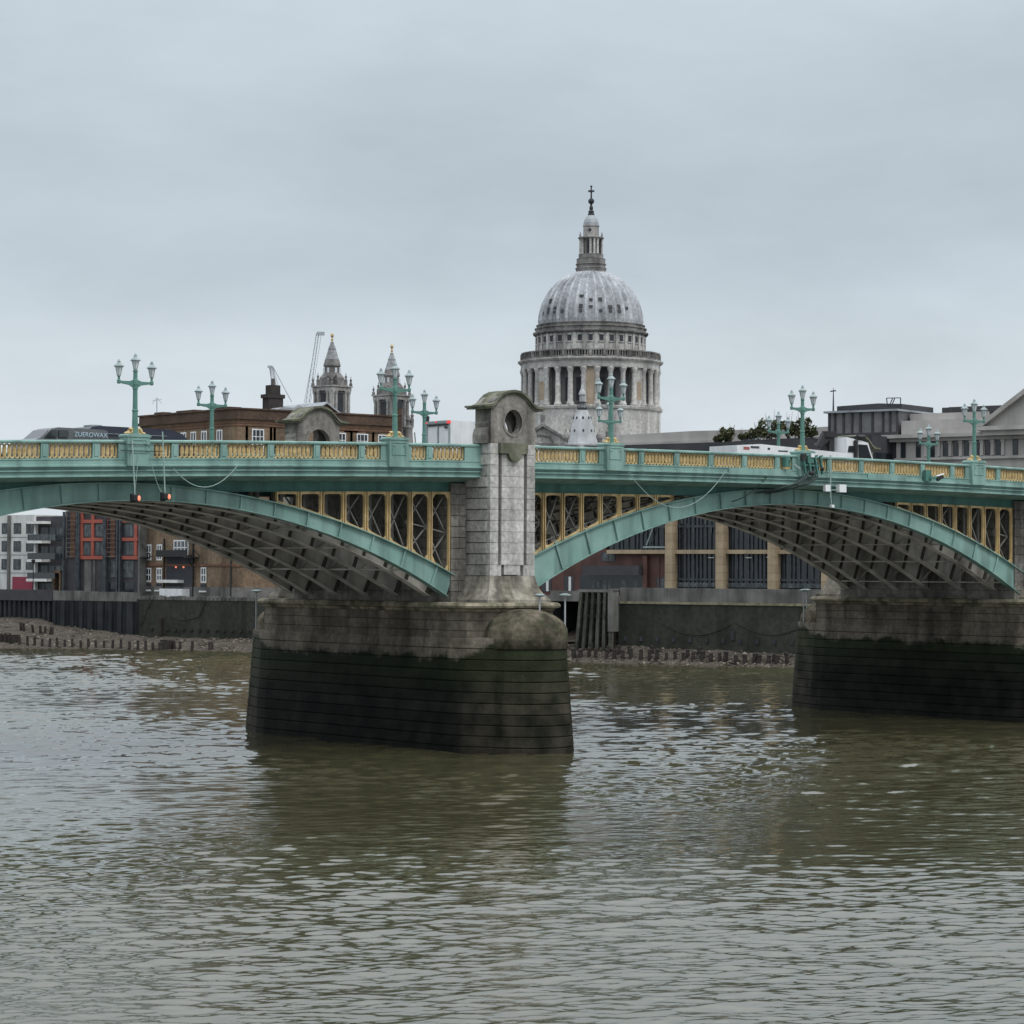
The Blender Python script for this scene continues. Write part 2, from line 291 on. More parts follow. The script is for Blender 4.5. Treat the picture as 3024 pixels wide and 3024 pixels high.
def water_mat():
    m = bpy.data.materials.new('river_water'); m.use_nodes = True; t = m.node_tree; b = t.nodes['Principled BSDF']; L = t.links.new
    b.inputs['Roughness'].default_value = .035; b.inputs['IOR'].default_value = 1.6; b.inputs['Specular IOR Level'].default_value = .95
    g = N(t, 'ShaderNodeNewGeometry'); pos = g.outputs['Position']
    n0 = N(t, 'ShaderNodeTexNoise'); n0.inputs['Scale'].default_value = .05; n0.inputs['Detail'].default_value = 4; L(pos, n0.inputs[0])
    mx = N(t, 'ShaderNodeMix', data_type='RGBA'); L(n0.outputs['Fac'], mx.inputs['Factor']); mx.inputs['A'].default_value = (.050, .047, .023, 1); mx.inputs['B'].default_value = (.058, .055, .031, 1)
    L(mx.outputs['Result'], b.inputs['Base Color'])
    hs = None
    mpw = N(t, 'ShaderNodeMapping'); mpw.inputs['Rotation'].default_value = (0, 0, YAW); L(pos, mpw.inputs[0]); mpw.inputs['Scale'].default_value = (.45, 1, 1)
    for sc, amp in ((.5, .08), (2.2, .022), (6.5, .007), (16.0, .003)):
        n = N(t, 'ShaderNodeTexNoise'); n.inputs['Scale'].default_value = sc; n.inputs['Detail'].default_value = 3; n.inputs['Roughness'].default_value = .55; n.inputs['Distortion'].default_value = .3; L(mpw.outputs[0], n.inputs[0])
        k = N(t, 'ShaderNodeMath', operation='MULTIPLY'); L(n.outputs['Fac'], k.inputs[0]); k.inputs[1].default_value = amp
        if hs is None: hs = k.outputs[0]
        else:
            a = N(t, 'ShaderNodeMath', operation='ADD'); L(hs, a.inputs[0]); L(k.outputs[0], a.inputs[1]); hs = a.outputs[0]
    # gusts: calmer and rougher patches
    n5 = N(t, 'ShaderNodeTexNoise'); n5.inputs['Scale'].default_value = .05; n5.inputs['Detail'].default_value = 5; L(mpw.outputs[0], n5.inputs[0])
    r5 = N(t, 'ShaderNodeMapRange'); r5.inputs[1].default_value = .35; r5.inputs[2].default_value = .65; r5.inputs[3].default_value = .15; r5.inputs[4].default_value = .8; L(n5.outputs['Fac'], r5.inputs[0])
    bp = N(t, 'ShaderNodeBump'); bp.inputs['Distance'].default_value = 1.0; L(hs, bp.inputs['Height']); L(r5.outputs[0], bp.inputs['Strength']); L(bp.outputs[0], b.inputs['Normal'])
    return m
M['water'] = water_mat()
def shingle_mat():
    m = mat('shingle', (.17, .14, .11), (.085, .07, .057), 1.0, .9, .9, 3.5, fine=2.0, rnd=.5)
    return m
M['shingle'] = shingle_mat()

# ------------------------------------------------------------------ the setting: water, ground, foreshore
NBv = Vector((.9659, .2591, 0)); RBv = Vector((.2591, -.9659, 0)); DB = 127.73; BANK_RZ = math.atan2(-.9659, .2591)
def bank(s, o, z=0): p = RBv*s+NBv*(DB+o); return (p.x, p.y, z)
def water():
    na = 980
    a = np.linspace(YAW-math.radians(14.5), YAW+math.radians(14.5), na)
    r = [40.]
    while r[-1] < 420: r.append(r[-1]+min(max(.055, r[-1]**2/9.13*.00039*.5), .32 if r[-1] < 290 else 4.))
    r = np.array(r); dr = np.gradient(r)
    Rr, A = np.meshgrid(r, a, indexing='ij'); DR = np.repeat(dr[:, None], na, 1)
    X = CAM[0]+Rr*np.sin(A); Y = CAM[1]+Rr*np.cos(A); Zz = np.zeros_like(X)
    gust = .80+.38*np.sin(X*.045+1.3*np.sin(Y*.021)+.6)*np.sin(Y*.037-X*.012+2.1*np.sin(X*.017))+.30*np.sin(.11*X*math.sin(YAW)+.11*Y*math.cos(YAW)+1.7*np.sin(X*.05-Y*.04)+.8*np.sin(X*.13))
    # choppier in the open channel under and beyond the bridge, calmer towards the near bank
    q_ = np.clip((Y+.35*X+42+9*np.sin(X*.06))/55, 0, 1); gust = gust*(.40+.62*q_*q_*(3-2*q_))
    for i in range(150):
        lam = .24*(6.0/.24)**RNG.random(); th = RNG.normal(.9+.35*(i % 2), .26+.3*(lam > 1.5)); k = 2*PI/lam
        slope = .034*math.exp(-math.log(lam/.46)**2/(2*.75**2))+.009
        amp = slope/k
        fade = np.clip((lam/(DR*2.0)-.6)/.7, 0, 1)
        ph = RNG.random()*2*PI
        arg = k*(X*math.cos(th)+Y*math.sin(th))+ph+.6*np.sin(X*.31/lam**.5+i)+.6*np.sin(Y*.27/lam**.5+2*i)
        Zz += amp*fade*gust*(np.sin(arg)-.24*np.cos(2*arg))
    nr = len(r); v = np.stack([X, Y, Zz], -1).reshape(-1, 3)
    i = np.arange(nr-1)[:, None]*na+np.arange(na-1)[None, :]
    q = np.stack([i, i+na, i+na+1, i+1], -1).reshape(-1, 4)
    # the rest of the river round the detailed part
    me = bpy.data.meshes.new('water'); me.vertices.add(len(v)); me.vertices.foreach_set('co', v.ravel().astype(np.float32))
    me.loops.add(q.size); me.loops.foreach_set('vertex_index', q.ravel().astype(np.int32))
    me.polygons.add(len(q)); me.polygons.foreach_set('loop_start', np.arange(0, q.size, 4, dtype=np.int32)); me.polygons.foreach_set('loop_total', np.full(len(q), 4, dtype=np.int32))
    me.update(calc_edges=True); me.polygons.foreach_set('use_smooth', np.ones(len(q), dtype=bool))
    me.materials.append(M['water']); o = bpy.data.objects.new('water', me); COL.objects.link(o); tag(o, 'murky rippled river water', None, None, 'structure')
    b = MB(); b.box(-900, 500, -600, 900, -1.4, -.35); o2 = b.build('water', M['water']); tag(o2, 'river water beyond the rippled reach', None, None, 'structure')
water()
def foot_z(s):
    return float(np.interp(s, [-175, -150, -142, -139, -127, -118, -108, -66, -60, -51, -38, -15], [3.6, 3.2, 3.0, 2.4, 1.4, 1.2, 1.4, 1.7, 1.75, 1.55, 1.4, 1.3]))
def shore_o(s):
    return float(np.interp(s, [-175, -150, -135, -125, -117, -112, -100, -66, -50, -40, -15], [-20, -17, -11.5, -9.2, -7.6, -5.6, -4.4, -3.7, -3.2, -2.9, -2.6]))
def ground_z(s, o): return float(np.interp(o, [shore_o(s)-3, shore_o(s), .4], [-.55, .02, foot_z(s)]))
def foreshore():
    b = MB(); ss = np.arange(-176, -14, .6); nv = 26; rings = []
    for s in ss:
        row = []
        for j in range(nv):
            t = j/(nv-1); so_ = shore_o(s); o = so_-3+t*(3.4-so_)
            zz = np.interp(o, [so_-3, so_, 0.4], [-.55, .02, foot_z(s)])
            zz += .16*(RNG.random()-.5)+.12*math.sin(s*.9+o*1.3)*math.sin(s*.37-o*.8)
            row.append(bank(s, o, zz))
        rings.append(row)
    b.loft(rings, closed=False, caps=False)
    tag(b.build('foreshore', M['shingle']), 'shingle foreshore below the river walls', None, None, 'structure')
    b = MB()
    for s in np.arange(-66.6, -59.4, .6):
        pass
    rings = [[bank(s, o, z+.1*random.random()) for o, z in ((0.35, 1.75), (3, 2.6), (6, 3.4), (9, 4.3), (13, 5.2))] for s in np.arange(-67.4, -58.9, .7)]
    b.loft(rings, closed=False, caps=False)
    tag(b.build('inlet_beach', M['shingle']), 'shingle slope rising into the dark inlet', None, None, 'structure')
foreshore()
def rubble():
    b = MB()
    for _ in range(3600):
        s_ = random.uniform(-160, -30); so_ = shore_o(s_); o = so_+random.random()**1.3*(.2-so_)
        p = bank(s_, o, ground_z(s_, o)+.02); q = random.uniform(.06, .2)*(1.5 if random.random() < .12 else 1)
        b.blob(p, q, q*random.uniform(.6, 1), q*random.uniform(.4, .7), 5, 3, .25)
    tag(b.build('rubble', M['stones']), 'stones and rubble scattered over the foreshore', None, None, 'stuff')
M['stones'] = mat('foreshore_stones', (.30, .26, .21), (.12, .10, .085), 1.5, .9, rnd=.7)
rubble()
b = MB(); b.prism([bank(s, o)[:2] for s, o in ((-240, 14), (60, 14), (60, 1500), (-900, 1500), (-900, 14))], 4.6, 5.4, 'z')
tag(b.build('ground', M['asphalt']), 'city ground behind the river walls', None, None, 'structure')
b = MB(); b.prism([bank(s, o)[:2] for s, o in ((-240, 1), (-67.5, 1), (-67.5, 14), (-240, 14))], 4.7, 5.0, 'z'); b.prism([bank(s, o)[:2] for s, o in ((-58.8, 1), (60, 1), (60, 14), (-58.8, 14))], 4.7, 5.9, 'z')
tag(b.build('pavement', M['conc']), 'riverside walkway behind the river walls', None, None, 'structure')

# ------------------------------------------------------------------ the bridge
zp = lambda x: 14.951+.032629*x-.00039265*x*x
X0, X1 = -30., 96.
XS = list(np.arange(X0, X1+.01, 1.0))
def sweep(prof, name, m, parent, y=lambda v: v, xs=XS):
    b = MB(); b.loft([[(x, y(p[0]), zp(x)+p[1]) for p in prof] for x in xs]); return b.build(name, m, parent)
bridge = empty('road_bridge', (21.5, 8.4, 0), 'green and gold iron arch road bridge crossing the river on stone piers', 'bridge')
def loc_parent(o, p): o.parent = p; o.matrix_parent_inverse = Matrix.Translation(-Vector(p.location)); return o
def bpart(o): return loc_parent(o, bridge)
def part_of(o, p):
    o.parent = p; return o
deck = bpart(sweep([(.45, -1.15), (16.35, -1.15), (16.35, -1.55), (.45, -1.55)], 'deck', M['deck'], None))
b = MB(); b.loft([[(x, y, zp(x)+z) for y, z in ((.6, -1.12), (16.2, -1.12), (16.2, -1.146), (.6, -1.146))] for x in XS]); bpart(b.build('roadway', M['asphalt'], None))
b = MB()
for x in np.arange(X0+1, X1, 2.65):
    b.bar((x, 1.8, zp(x)-1.85), (x, 15, zp(x)-1.85), .25, .58)
for y in (4.3, 7, 9.8, 12.5): b.loft([[(x, y-.12, zp(x)-1.56), (x, y+.12, zp(x)-1.56), (x, y+.12, zp(x)-2.0), (x, y-.12, zp(x)-2.0)] for x in XS])
bpart(b.build('deck_beams', M['deck'], None))
PROF = [(.4, -.835), (-.05, -.835), (-.05, -.90), (-.02, -.92), (-.02, -1.12), (-.13, -1.15), (-.13, -1.215), (.0, -1.235), (.06, -1.33), (-.03, -1.37), (-.03, -1.42), (.09, -1.44), (.09, -1.58), (.0, -1.615), (.0, -1.67), (.2, -1.70), (.6, -1.74), (1.48, -1.90), (1.9, -1.9), (1.9, -1.552), (.4, -1.552)]
def mirror(y): return 16.8-y
for nm, yf in (('cornice', lambda v: v), ('cornice', mirror)):
    bpart(sweep(PROF, nm, M['green'], None, yf))
for yf in (lambda v: v, mirror):
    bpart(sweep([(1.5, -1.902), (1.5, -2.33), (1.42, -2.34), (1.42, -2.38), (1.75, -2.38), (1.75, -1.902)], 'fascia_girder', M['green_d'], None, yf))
# parapets
posts = [(-25.0, -24.65)]
lay = []          # (kind, x0, x1)
def bay(c):       # lamp pedestal at c and what stands to its right up to the next lamp
    return [('ped', c-.58, c+.58), ('flat', c-.92, c-.58), ('flat', c+.58, c+.92), ('panel', c+.94, c+1.86), ('post', c+1.88, c+2.24)]
LAMPS = [0.05, 14.73, 28.84, 43.1, 57.62]
for c in [-29+14.6-0.1]+LAMPS+[72.0]:
    pass
def fill(x0, x1, n):
    """n long panels with posts between, from x0 to x1"""
    pw = .36; L = (x1-x0-(n-1)*pw)/n; r = []
    for i in range(n):
        a = x0+i*(L+pw); r.append(('panel', a+.01, a+L-.01))
        if i < n-1: r.append(('post', a+L, a+L+pw))
    return r
allped = [-14.45]+LAMPS+[72.0]
for i, c in enumerate(allped):
    lay += bay(c)
    lay += [('panel', c-1.86, c-.94), ('post', c-2.24, c-1.88)]
for a, c in zip(allped[:-1], allped[1:]):
    if a == 14.73: lay += fill(a+2.25, 19.0, 1)+[('post', 19.0, 20.04), ('post', 22.96, 23.3)]+fill(23.31, c-2.25, 1)
    elif a == 57.62: lay += fill(a+2.25, 62.2, 1)+[('post', 62.2, 63.1)]+fill(66.3, c-2.25, 1)
    else: lay += fill(a+2.25, c-2.25, 4)
def ring_outline(cx, hw, hh, n=5):
    p = []
    for k in range(n+1): t = PI*k/n; p.append((cx+hw*math.cos(t), hh-hw+hw*math.sin(t)))
    for k in range(n+1): t = PI+PI*k/n; p.append((cx+hw*math.cos(t), -hh+hw+hw*math.sin(t)))
    return p
def lattice(x0, x1, y):
    """interlaced upright loops with a smaller loop linking each pair"""
    b = MB(); n = max(3, round((x1-x0)/.25)); pt = (x1-x0)/n; zc = -.4875
    f = lambda P: [(min(max(p[0], x0), x1), p[1]+zp(p[0])+zc) for p in P]
    for i in range(n):
        cx = x0+pt*(i+.5); hw = pt*.47
        b.ring_plate(f(ring_outline(cx, hw, .335, 6)), f(ring_outline(cx, hw-.048, .287, 6)), y-.05, y+.05)
        if i < n-1:
            hw = pt*.36; b.ring_plate(f(ring_outline(cx+pt/2, hw, .20, 6)), f(ring_outline(cx+pt/2, hw-.042, .158, 6)), y-.03, y+.03)
    return b
RAILP = [(-.04, -.14), (-.06, -.10), (-.06, -.04), (0, 0), (.38, 0), (.44, -.04), (.44, -.10), (.42, -.14)]
def parapet(name, near):
    yf = (lambda v: v) if near else mirror
    p = sweep(RAILP, name, M['green'], None, yf); bpart(p)
    p['label'] = 'openwork parapet with gold lattice panels between green posts'
    for kind, a, c in lay:
        if kind == 'panel':
            o = lattice(a, c, .16 if near else 16.6).build('lattice_panel', M['gold']); o.parent = p
        elif kind in ('post', 'flat'):
            b = MB(); b.add([(x, y, zp(x)+z) for x in (a, c) for y in ((0, .36) if near else (16.44, 16.8)) for z in (-.834, -.141)], [(0, 2, 3, 1), (4, 5, 7, 6), (0, 1, 5, 4), (2, 6, 7, 3), (0, 4, 6, 2), (1, 3, 7, 5)])
            if c-a < .5 and kind == 'post':
                mid = (a+c)/2; b.cbox(mid, -.015 if near else 16.815, zp(mid)-.49, (c-a)*.55, .03, .5)
            o = b.build('parapet_post', M['green']); o.parent = p
        else:
            mid = (a+c)/2; z = zp(mid); b = MB(); y0, y1 = (-.24, .5) if near else (16.3, 17.04)
            yy = lambda t: t if near else 16.8-t
            b.box(a, c, y0, y1, z-1.2, z+.12)
            b.prism([(a-.04, z+.121), (c+.04, z+.121), (c+.04, z+.2), (c-.1, z+.26), (a+.1, z+.26), (a-.04, z+.2)], y0-.04, y1+.04)
            s_ = -.02 if near else .02; yfp = y0 if near else y1
            b.ring_plate([(mid-.42, z-.62), (mid+.42, z-.62), (mid+.42, z+.02), (mid-.42, z+.02)], [(mid-.37, z-.57), (mid+.37, z-.57), (mid+.37, z-.03), (mid-.37, z-.03)], yfp-.03, yfp+.01)
            for sx in (-.3, .3): b.blob((mid+sx, yfp, z-.16), .06, .05, .06)
            o = b.build('lamp_pedestal', M['green']); o.parent = p
            b = MB()
            for sx in (-1, 1):
                b.tube([(mid+sx*(.2+.13*math.cos(t)*(1-t/9)), .13 if near else 16.67, z+.30+.10+.13*math.sin(t)*(1-t/9)) for t in np.linspace(-1.5, 4.6, 12)], .075, 6)
                b.blob((mid+sx*.4, .13 if near else 16.67, z+.30), .12, .22, .075)
            o = b.build('gold_scroll', M['gold']); o.parent = p
    return p
# sub-part meshes are written in world coordinates, so the two parapets sit at the world origin of the bridge's frame
near_par = parapet('parapet', True); far_par = parapet('parapet', False)
b = MB()
for a, c in ((37.2, 42.0), (48.2, 51.5)):
    b.add([(x, y, zp(x)+z) for x in (a, c) for y in (-.09, -.02) for z in (-1.13, -.87)], [(0, 2, 3, 1), (4, 5, 7, 6), (0, 1, 5, 4), (2, 6, 7, 3), (0, 4, 6, 2), (1, 3, 7, 5)])
bpart(b.build('cover_plate', M['green']))
# arches
ARCH = [dict(e=(.44, -31.73, 44.71), i=(1.58, -23.37, 35.64), xa=-19.0, xb=19.30), dict(e=(43.17, -33.07, 46.76), i=(43.5, -26.94, 39.88), xa=23.85, xb=63.5)]
RIBY = [1.4, 2.95, 5.65, 8.4, 11.15, 13.85, 15.4]
def ze(A, x): c = A['e']; return c[1]+math.sqrt(c[2]**2-(x-c[0])**2)
def zi(A, x):
    c = A['i']; d = c[2]**2-(x-c[0])**2; return c[1]+math.sqrt(max(d, 1))
def rib_xs(A, n=56): return np.linspace(A['xa'], A['xb'], n)
def rib(A, y, outer):
    b = MB(); xs = rib_xs(A); t = .06
    mid = (A['xa']+A['xb'])/2; ex = lambda x: x-(.42*(abs(x-mid)/((A['xb']-A['xa'])/2))**6)*(1 if x > mid else -1)
    b.loft([[(x, y-t, ze(A, x)), (x, y+t, ze(A, x)), (ex(x), y+t, zi(A, ex(x))), (ex(x), y-t, zi(A, ex(x)))] for x in xs])
    for fz, x_, th in ((ze, lambda x: x, .05), (zi, ex, -.05)):
        b.loft([[(x_(x), y-.24, fz(A, x_(x))), (x_(x), y+.24, fz(A, x_(x))), (x_(x), y+.24, fz(A, x_(x))+th), (x_(x), y-.24, fz(A, x_(x))+th)] for x in xs])
    st = 1.9 if outer else 1.32
    for x in np.arange(A['xa']+.8, A['xb']-.3, st):
        z0, z1 = zi(A, x)+.03, ze(A, x)-.03; sl = (zi(A, x+.3)-zi(A, x-.3))/.6; d = sl*(z1-z0)
        wd = .11 if not outer else .05
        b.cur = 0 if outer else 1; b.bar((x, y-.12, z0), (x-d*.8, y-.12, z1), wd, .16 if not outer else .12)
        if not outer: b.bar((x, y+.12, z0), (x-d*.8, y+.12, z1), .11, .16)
    return b
for A in ARCH:
    for y in RIBY:
        o = rib(A, y, y == 1.4).build('arch_rib', M['green'] if y == 1.4 else [M['inner'], M['rib_shade']]); bpart(o)
        if y == 1.4: o['label'] = 'pale green painted face rib of the arch'
    for x in np.arange(A['xa']+1.2, A['xb']-.6, 2.64):
        b = MB(); z0, z1 = zi(A, x)+.1, ze(A, x)-.08
        for ya, yb in zip(RIBY[:-1], RIBY[1:]):
            b.bar((x, ya+.07, z0), (x, yb-.07, z0), .32, .08); b.bar((x, ya+.07, z1), (x, yb-.07, z1), .16, .1)
            ym = (ya+yb)/2
            b.bar((x, ya+.1, z0), (x, ym, z1), .09); b.bar((x, yb-.1, z0), (x, ym, z1), .09)
        bpart(b.build('cross_frame', M['inner']))
# spandrels
def top_z(x): return zp(x)-2.385
def spandrel(A, cols, y=1.4):
    for a, c in zip(cols[:-1], cols[1:]):
        hw = .03
        o = [(a+hw, ze(A, a)+.05), (c-hw, ze(A, c)+.05), (c-hw, top_z(c)), (a+hw, top_z(a))]
        if min(o[3][1]-o[0][1], o[2][1]-o[1][1]) < .02: continue
        cx = ((a+c)/2, sum(p[1] for p in o)/4); ins = .10
        inn = [(o[0][0]+ins, o[0][1]+ins), (o[1][0]-ins, o[1][1]+ins), (o[2][0]-ins, o[2][1]-ins*1.2), (o[3][0]+ins, o[3][1]-ins*1.2)]
        if min(inn[3][1]-inn[0][1], inn[2][1]-inn[1][1]) < .08: continue
        th = angles(o, cx, 36); outer = [cast(o, cx, t) for t in th]; inner = []
        for t in th:
            q = 0
            for i in range(4):
                (x1, z1), (x2, z2) = inn[i], inn[(i+1) % 4]; nx, nz = z2-z1, -(x2-x1); ln = math.hypot(nx, nz); nx /= ln; nz /= ln
                dd = (x1-cx[0])*nx+(z1-cx[1])*nz; cs = math.cos(t)*nx+math.sin(t)*nz
                if cs > 1e-6: q += (cs/max(dd, .02))**9
            rr = q**(-1/9); inner.append((cx[0]+rr*math.cos(t), cx[1]+rr*math.sin(t)))
        b = MB(); b.ring_plate(outer, inner, y-.05, y+.05)
        for sx, xx in ((1, a), (-1, c)):
            x_ = xx+sx*.07; b.box(x_-.03, x_+.03, y-.12, y-.051, ze(A, x_)+.06, top_z(x_))
        bpart(b.build('spandrel_panel', M['ochre']))
        h = o[3][1]-o[0][1]
    for i, (a, c) in enumerate(zip(cols[:-1], cols[1:])):
        za, zc = ze(A, a), ze(A, c); h = top_z(a)-max(za, zc)
        for yy in RIBY[1:3]:
            if top_z(a)-za > .3: b = MB(); b.box(a-.08, a+.08, yy-.07, yy+.07, za+.05, top_z(a)+.3); bpart(b.build('spandrel_column', M['brace']))
        for ya in (1.75, 4.8):
          if h > .9 and (i % 2 == 0 or h > 2 or ya > 2):
            b = MB(); n = 1 if h < 2.6 else 2
            for k in range(n):
                t0, t1 = k/n, (k+1)/n
                p = lambda x, t, z0: (x, ya, z0+t*(top_z(x)-z0))
                b.bar(p(a, t0, za), p(c, t1, zc), .10, .05); b.bar(p(a, t1, za), p(c, t0, zc), .10, .05)
            if n == 2: b.bar((a, ya, (za+top_z(a))/2), (c, ya, (zc+top_z(c))/2), .09, .05)
            bpart(b.build('spandrel_brace', M['brace']))
spandrel(ARCH[0], [7.33, 8.54, 9.91, 11.25, 12.56, 13.89, 15.24, 16.61, 17.86, 19.12])
spandrel(ARCH[0], [-19.1, -17.8, -16.4, -15.1, -13.8, -12.4, -11.1, -9.8, -8.4, -7.1])
spandrel(ARCH[1], [24.0, 25.27, 26.56, 27.86, 29.18, 30.5, 31.82, 33.11, 34.4, 35.7])
spandrel(ARCH[1], [50.9, 52.1, 53.4, 54.7, 56.0, 57.3, 58.6, 59.9, 61.2, 62.5])

# ------------------------------------------------------------------ piers
def plan(d, z, n=14):
    """pier plan at height z grown by d: long flanks, shoulders, round noses"""
    a = 3.0+d; r = 2.05+d; q = []
    for sg in (1, -1):
        ny = 10.4 if sg < 0 else 10.75
        q.append((sg*a, sg*8.2, z)); q.append((sg*(a*.94), sg*9.3, z))
        for t in np.linspace(PI*.06, PI*.94, n): q.append((sg*r*math.cos(t), sg*(ny+r*math.sin(t)), z))
        q.append((-sg*(a*.94), sg*9.3, z)); q.append((-sg*a, sg*8.2, z))
    return q
def build_pier(xp, label):
    P = empty('bridge_pier', (xp, 8.6, 0), label, 'pier', 'stone bridge piers')
    aw = lambda z: (5.7-z)*.075
    b = MB(); zs = [-1.2, .30]+[.30+.54*k for k in range(1, 11)]
    for z0, z1 in zip(zs[:-1], zs[1:]):
        b.loft([plan(aw(z0)+.01, z0+.017), plan(aw(z0)+.03, z0+.05), plan(aw(z1)+.03, z1-.05), plan(aw(z1)+.01, z1-.017)])
        b.loft([plan(aw(z1)-.06, z1-.03), plan(aw(z1)-.06, z1+.03)])
    b.build('pier_base', M['pier'], P)
    for s in (-1, 1):
        b = MB(); pr = [(2.17, 5.17), (2.16, 5.69)]+[(2.15*math.cos(t), 5.95+1.2*math.sin(t)) for t in np.linspace(0, PI/2*.98, 14)]
        rings = []
        for r_, z_ in pr: rings.append([(r_*math.cos(t), s*(10.4+r_*math.sin(t)), z_) for t in np.linspace(-.15, PI+.15, 30)]+[(-r_, s*9.3, z_-.002), (r_, s*9.3, z_-.002)])
        b.loft(rings); b.build('cutwater_cap', M['cap'], P)
        b.lathe(pr, 0, s*9.0, 40, mod=lambda k, r, z: 1+.004*math.sin(k*2.7)); b.build('cutwater_cap', M['cap'], P, smooth=True)
    b = MB(); zc = [5.5, 6.05, 6.55, 6.98]
    for z0, z1 in zip(zc[:-1], zc[1:]):
        xs = [-8.2+16.4*k/9 for k in range(10)]
        b.box(-2.93, 2.93, -8.18, 8.18, z0+.01, z1-.01, .5)
        for i in range(9): b.box(-2.95, 2.95, xs[i]+.008, xs[i+1]-.008, z0+.015, z1-.015)
        for sg in (-1, 1): b.prism([(sg*x, sg*y) for x, y in ((-2.95, 8.19), (2.95, 8.19), (2.8, 9.2), (2.05, 9.9), (-2.05, 9.9), (-2.8, 9.2))], z0+.012, z1-.012, 'z')
    b.build('plinth', M['pier'], P)
    base = [(-2.95, -8.2), (-2.8, -9.2), (-2.05, -9.9), (2.05, -9.9), (2.8, -9.2), (2.95, -8.2), (2.95, 8.2), (2.8, 9.2), (2.05, 9.9), (-2.05, 9.9), (-2.8, 9.2), (-2.95, 8.2)]
    def grow(d, z): return [(x+math.copysign(d, x), y+math.copysign(d*(.3 if abs(y) < 8.5 else 1), y), z) for x, y in base]
    b = MB(); b.loft([grow(0, 6.98), grow(.08, 7.06), grow(.08, 7.12), grow(.27, 7.2), grow(.3, 7.3), grow(.22, 7.42), grow(-.1, 7.46)]); b.build('ledge', M['cap'], P)
    b = MB()
    for k in range(11):
        z0 = 7.44+k*.55; b.box(-2.38, 2.38, -7.3, 7.3, z0+.012, z0+.538, .4)
        for s in (-1, 1):
            for x0, x1 in ((-2.4, -1.9), (-1.9, -1.4), (1.4, 1.9), (1.9, 2.4)): b.box(x0+.01, x1-.01, s*7.31-.06, s*7.31+.06, z0+.015, z0+.535)
    b.build('pier_core', M['stone_m'], P)
    for sg in (-1, 1):
        T = lambda y: sg*(9.35-y)*1.0      # y measured inward from the outer face
        def bx(b, x0, x1, y0, y1, z0, z1, r=None):
            a, c = sorted((T(y0), T(y1))); b.box(x0, x1, a, c, z0, z1, r)
        b = MB()
        # flared foot
        pr = [(.62, 7.42), (.60, 7.6), (.36, 7.85), (.18, 8.15), (.07, 8.5), (.02, 8.8)]
        f = MB(); f.loft([[(-1.45-d, T(-d), z), (1.45+d, T(-d), z), (1.45+d, T(2.05), z), (-1.45-d, T(2.05), z)] for d, z in pr]); f.build('flared_foot', M['foot'], P)
        bx(b, -1.33, 1.33, .2, 2.05, 8.8, 15.5, 0)
        z = 8.8; k = 0; fr = MB()
        while z < 15.3:
            z1 = min(z+.559, 15.5); e = .05 if k % 2 == 0 else .0
            j = .024
            # left and right flanks in blocks, front strips and the sunk-edged middle panel
            for x0, x1 in ((-1.45-e, -1.2), (1.2, 1.45+e)):
                cut = random.choice((.75, 1.1, 1.4))
                bx(b, x0, x1, .28, cut-.012, z+j, z1-j); bx(b, x0, x1, cut+.012, 2.04, z+j, z1-j)
            j = .011
            bq = fr
            bx(bq, -1.45, -.93, 0, .27, z+j, z1-j); bx(bq, .93, 1.45, 0, .27, z+j, z1-j)
            if z1 < 9.5: bx(bq, -.92, -.72, 0, .2, z+j, z1-j, .5); bx(bq, .72, .92, 0, .2, z+j, z1-j, .5); bx(bq, -.52, .52, .02, .2, z+.06, z1-j)
            elif k % 2: bx(bq, -.72, .02, -.01, .2, z+j*.6, z1-j*.6, random.uniform(.6, 1)); bx(bq, .03, .72, -.01, .2, z+j*.6, z1-j*.6, random.uniform(.6, 1))
            else: bx(bq, -.72, .72, -.01, .2, z+j*.6, z1-j*.6, random.uniform(.6, 1))
            z = z1; k += 1
        b.build('turret_shaft', M['stone'], P); fr.build('front_panel', M['stone_c'], P)
        # head with the oval window outside and an arched alcove inside
        arch = [(1.42*math.cos(t), 17.28+.78*math.sin(t)) for t in np.linspace(0, PI, 15)]
        outl = [(-1.42, 15.5), (1.42, 15.5)]+arch
        b = MB(); c = (0, 16.6); th = angles(outl, c, 44); ov = [(.56*math.cos(t), 16.6+.62*math.sin(t)) for t in th]
        y0, y1 = sorted((T(0), T(.45))); b.ring_plate([cast(outl, c, t) for t in th], ov, y0, y1, r=.45)
        ov1 = [(.68*math.cos(t), 16.6+.75*math.sin(t)) for t in th]; y0, y1 = sorted((T(-.04), T(.1))); b.ring_plate(ov1, ov, y0, y1, r=.3)
        for dx in (-1, 1):
            for zz in (16.05, 16.75): bx(b, dx*1.43-.02, dx*1.43+.02, .0, .45, zz, zz+.045, 0)
        for a_ in (.7, PI-.7, PI/2): bx(b, .8*math.cos(a_)-.012+.0, .8*math.cos(a_)+.012, -.012, .0, 16.6+.75*math.sin(a_)+.05, 16.6+1.15*math.sin(a_), 0)
        c2 = (0, 15.6); al = [(-.73, 13.9), (.73, 13.9), (.73, 16.2)]+[(.73*math.cos(t), 16.2+.73*math.sin(t)) for t in np.linspace(0.15, PI-.15, 12)]+[(-.73, 16.2)]
        outl2 = [(-1.42, 13.6), (1.42, 13.6)]+arch; th2 = angles(outl2+al, c2, 44)
        y0, y1 = sorted((T(.98), T(1.30))); b.ring_plate([cast(outl2, c2, t) for t in th2], [cast(al, c2, t) for t in th2], y0, y1, r=.35)
        y0, y1 = sorted((T(1.28), T(1.35))); b.ring_plate([(x*1.22, 15.6+(z-15.6)*1.12) for x, z in [cast(al, c2, t) for t in th2]], [cast(al, c2, t) for t in th2], y0, y1, r=.1)
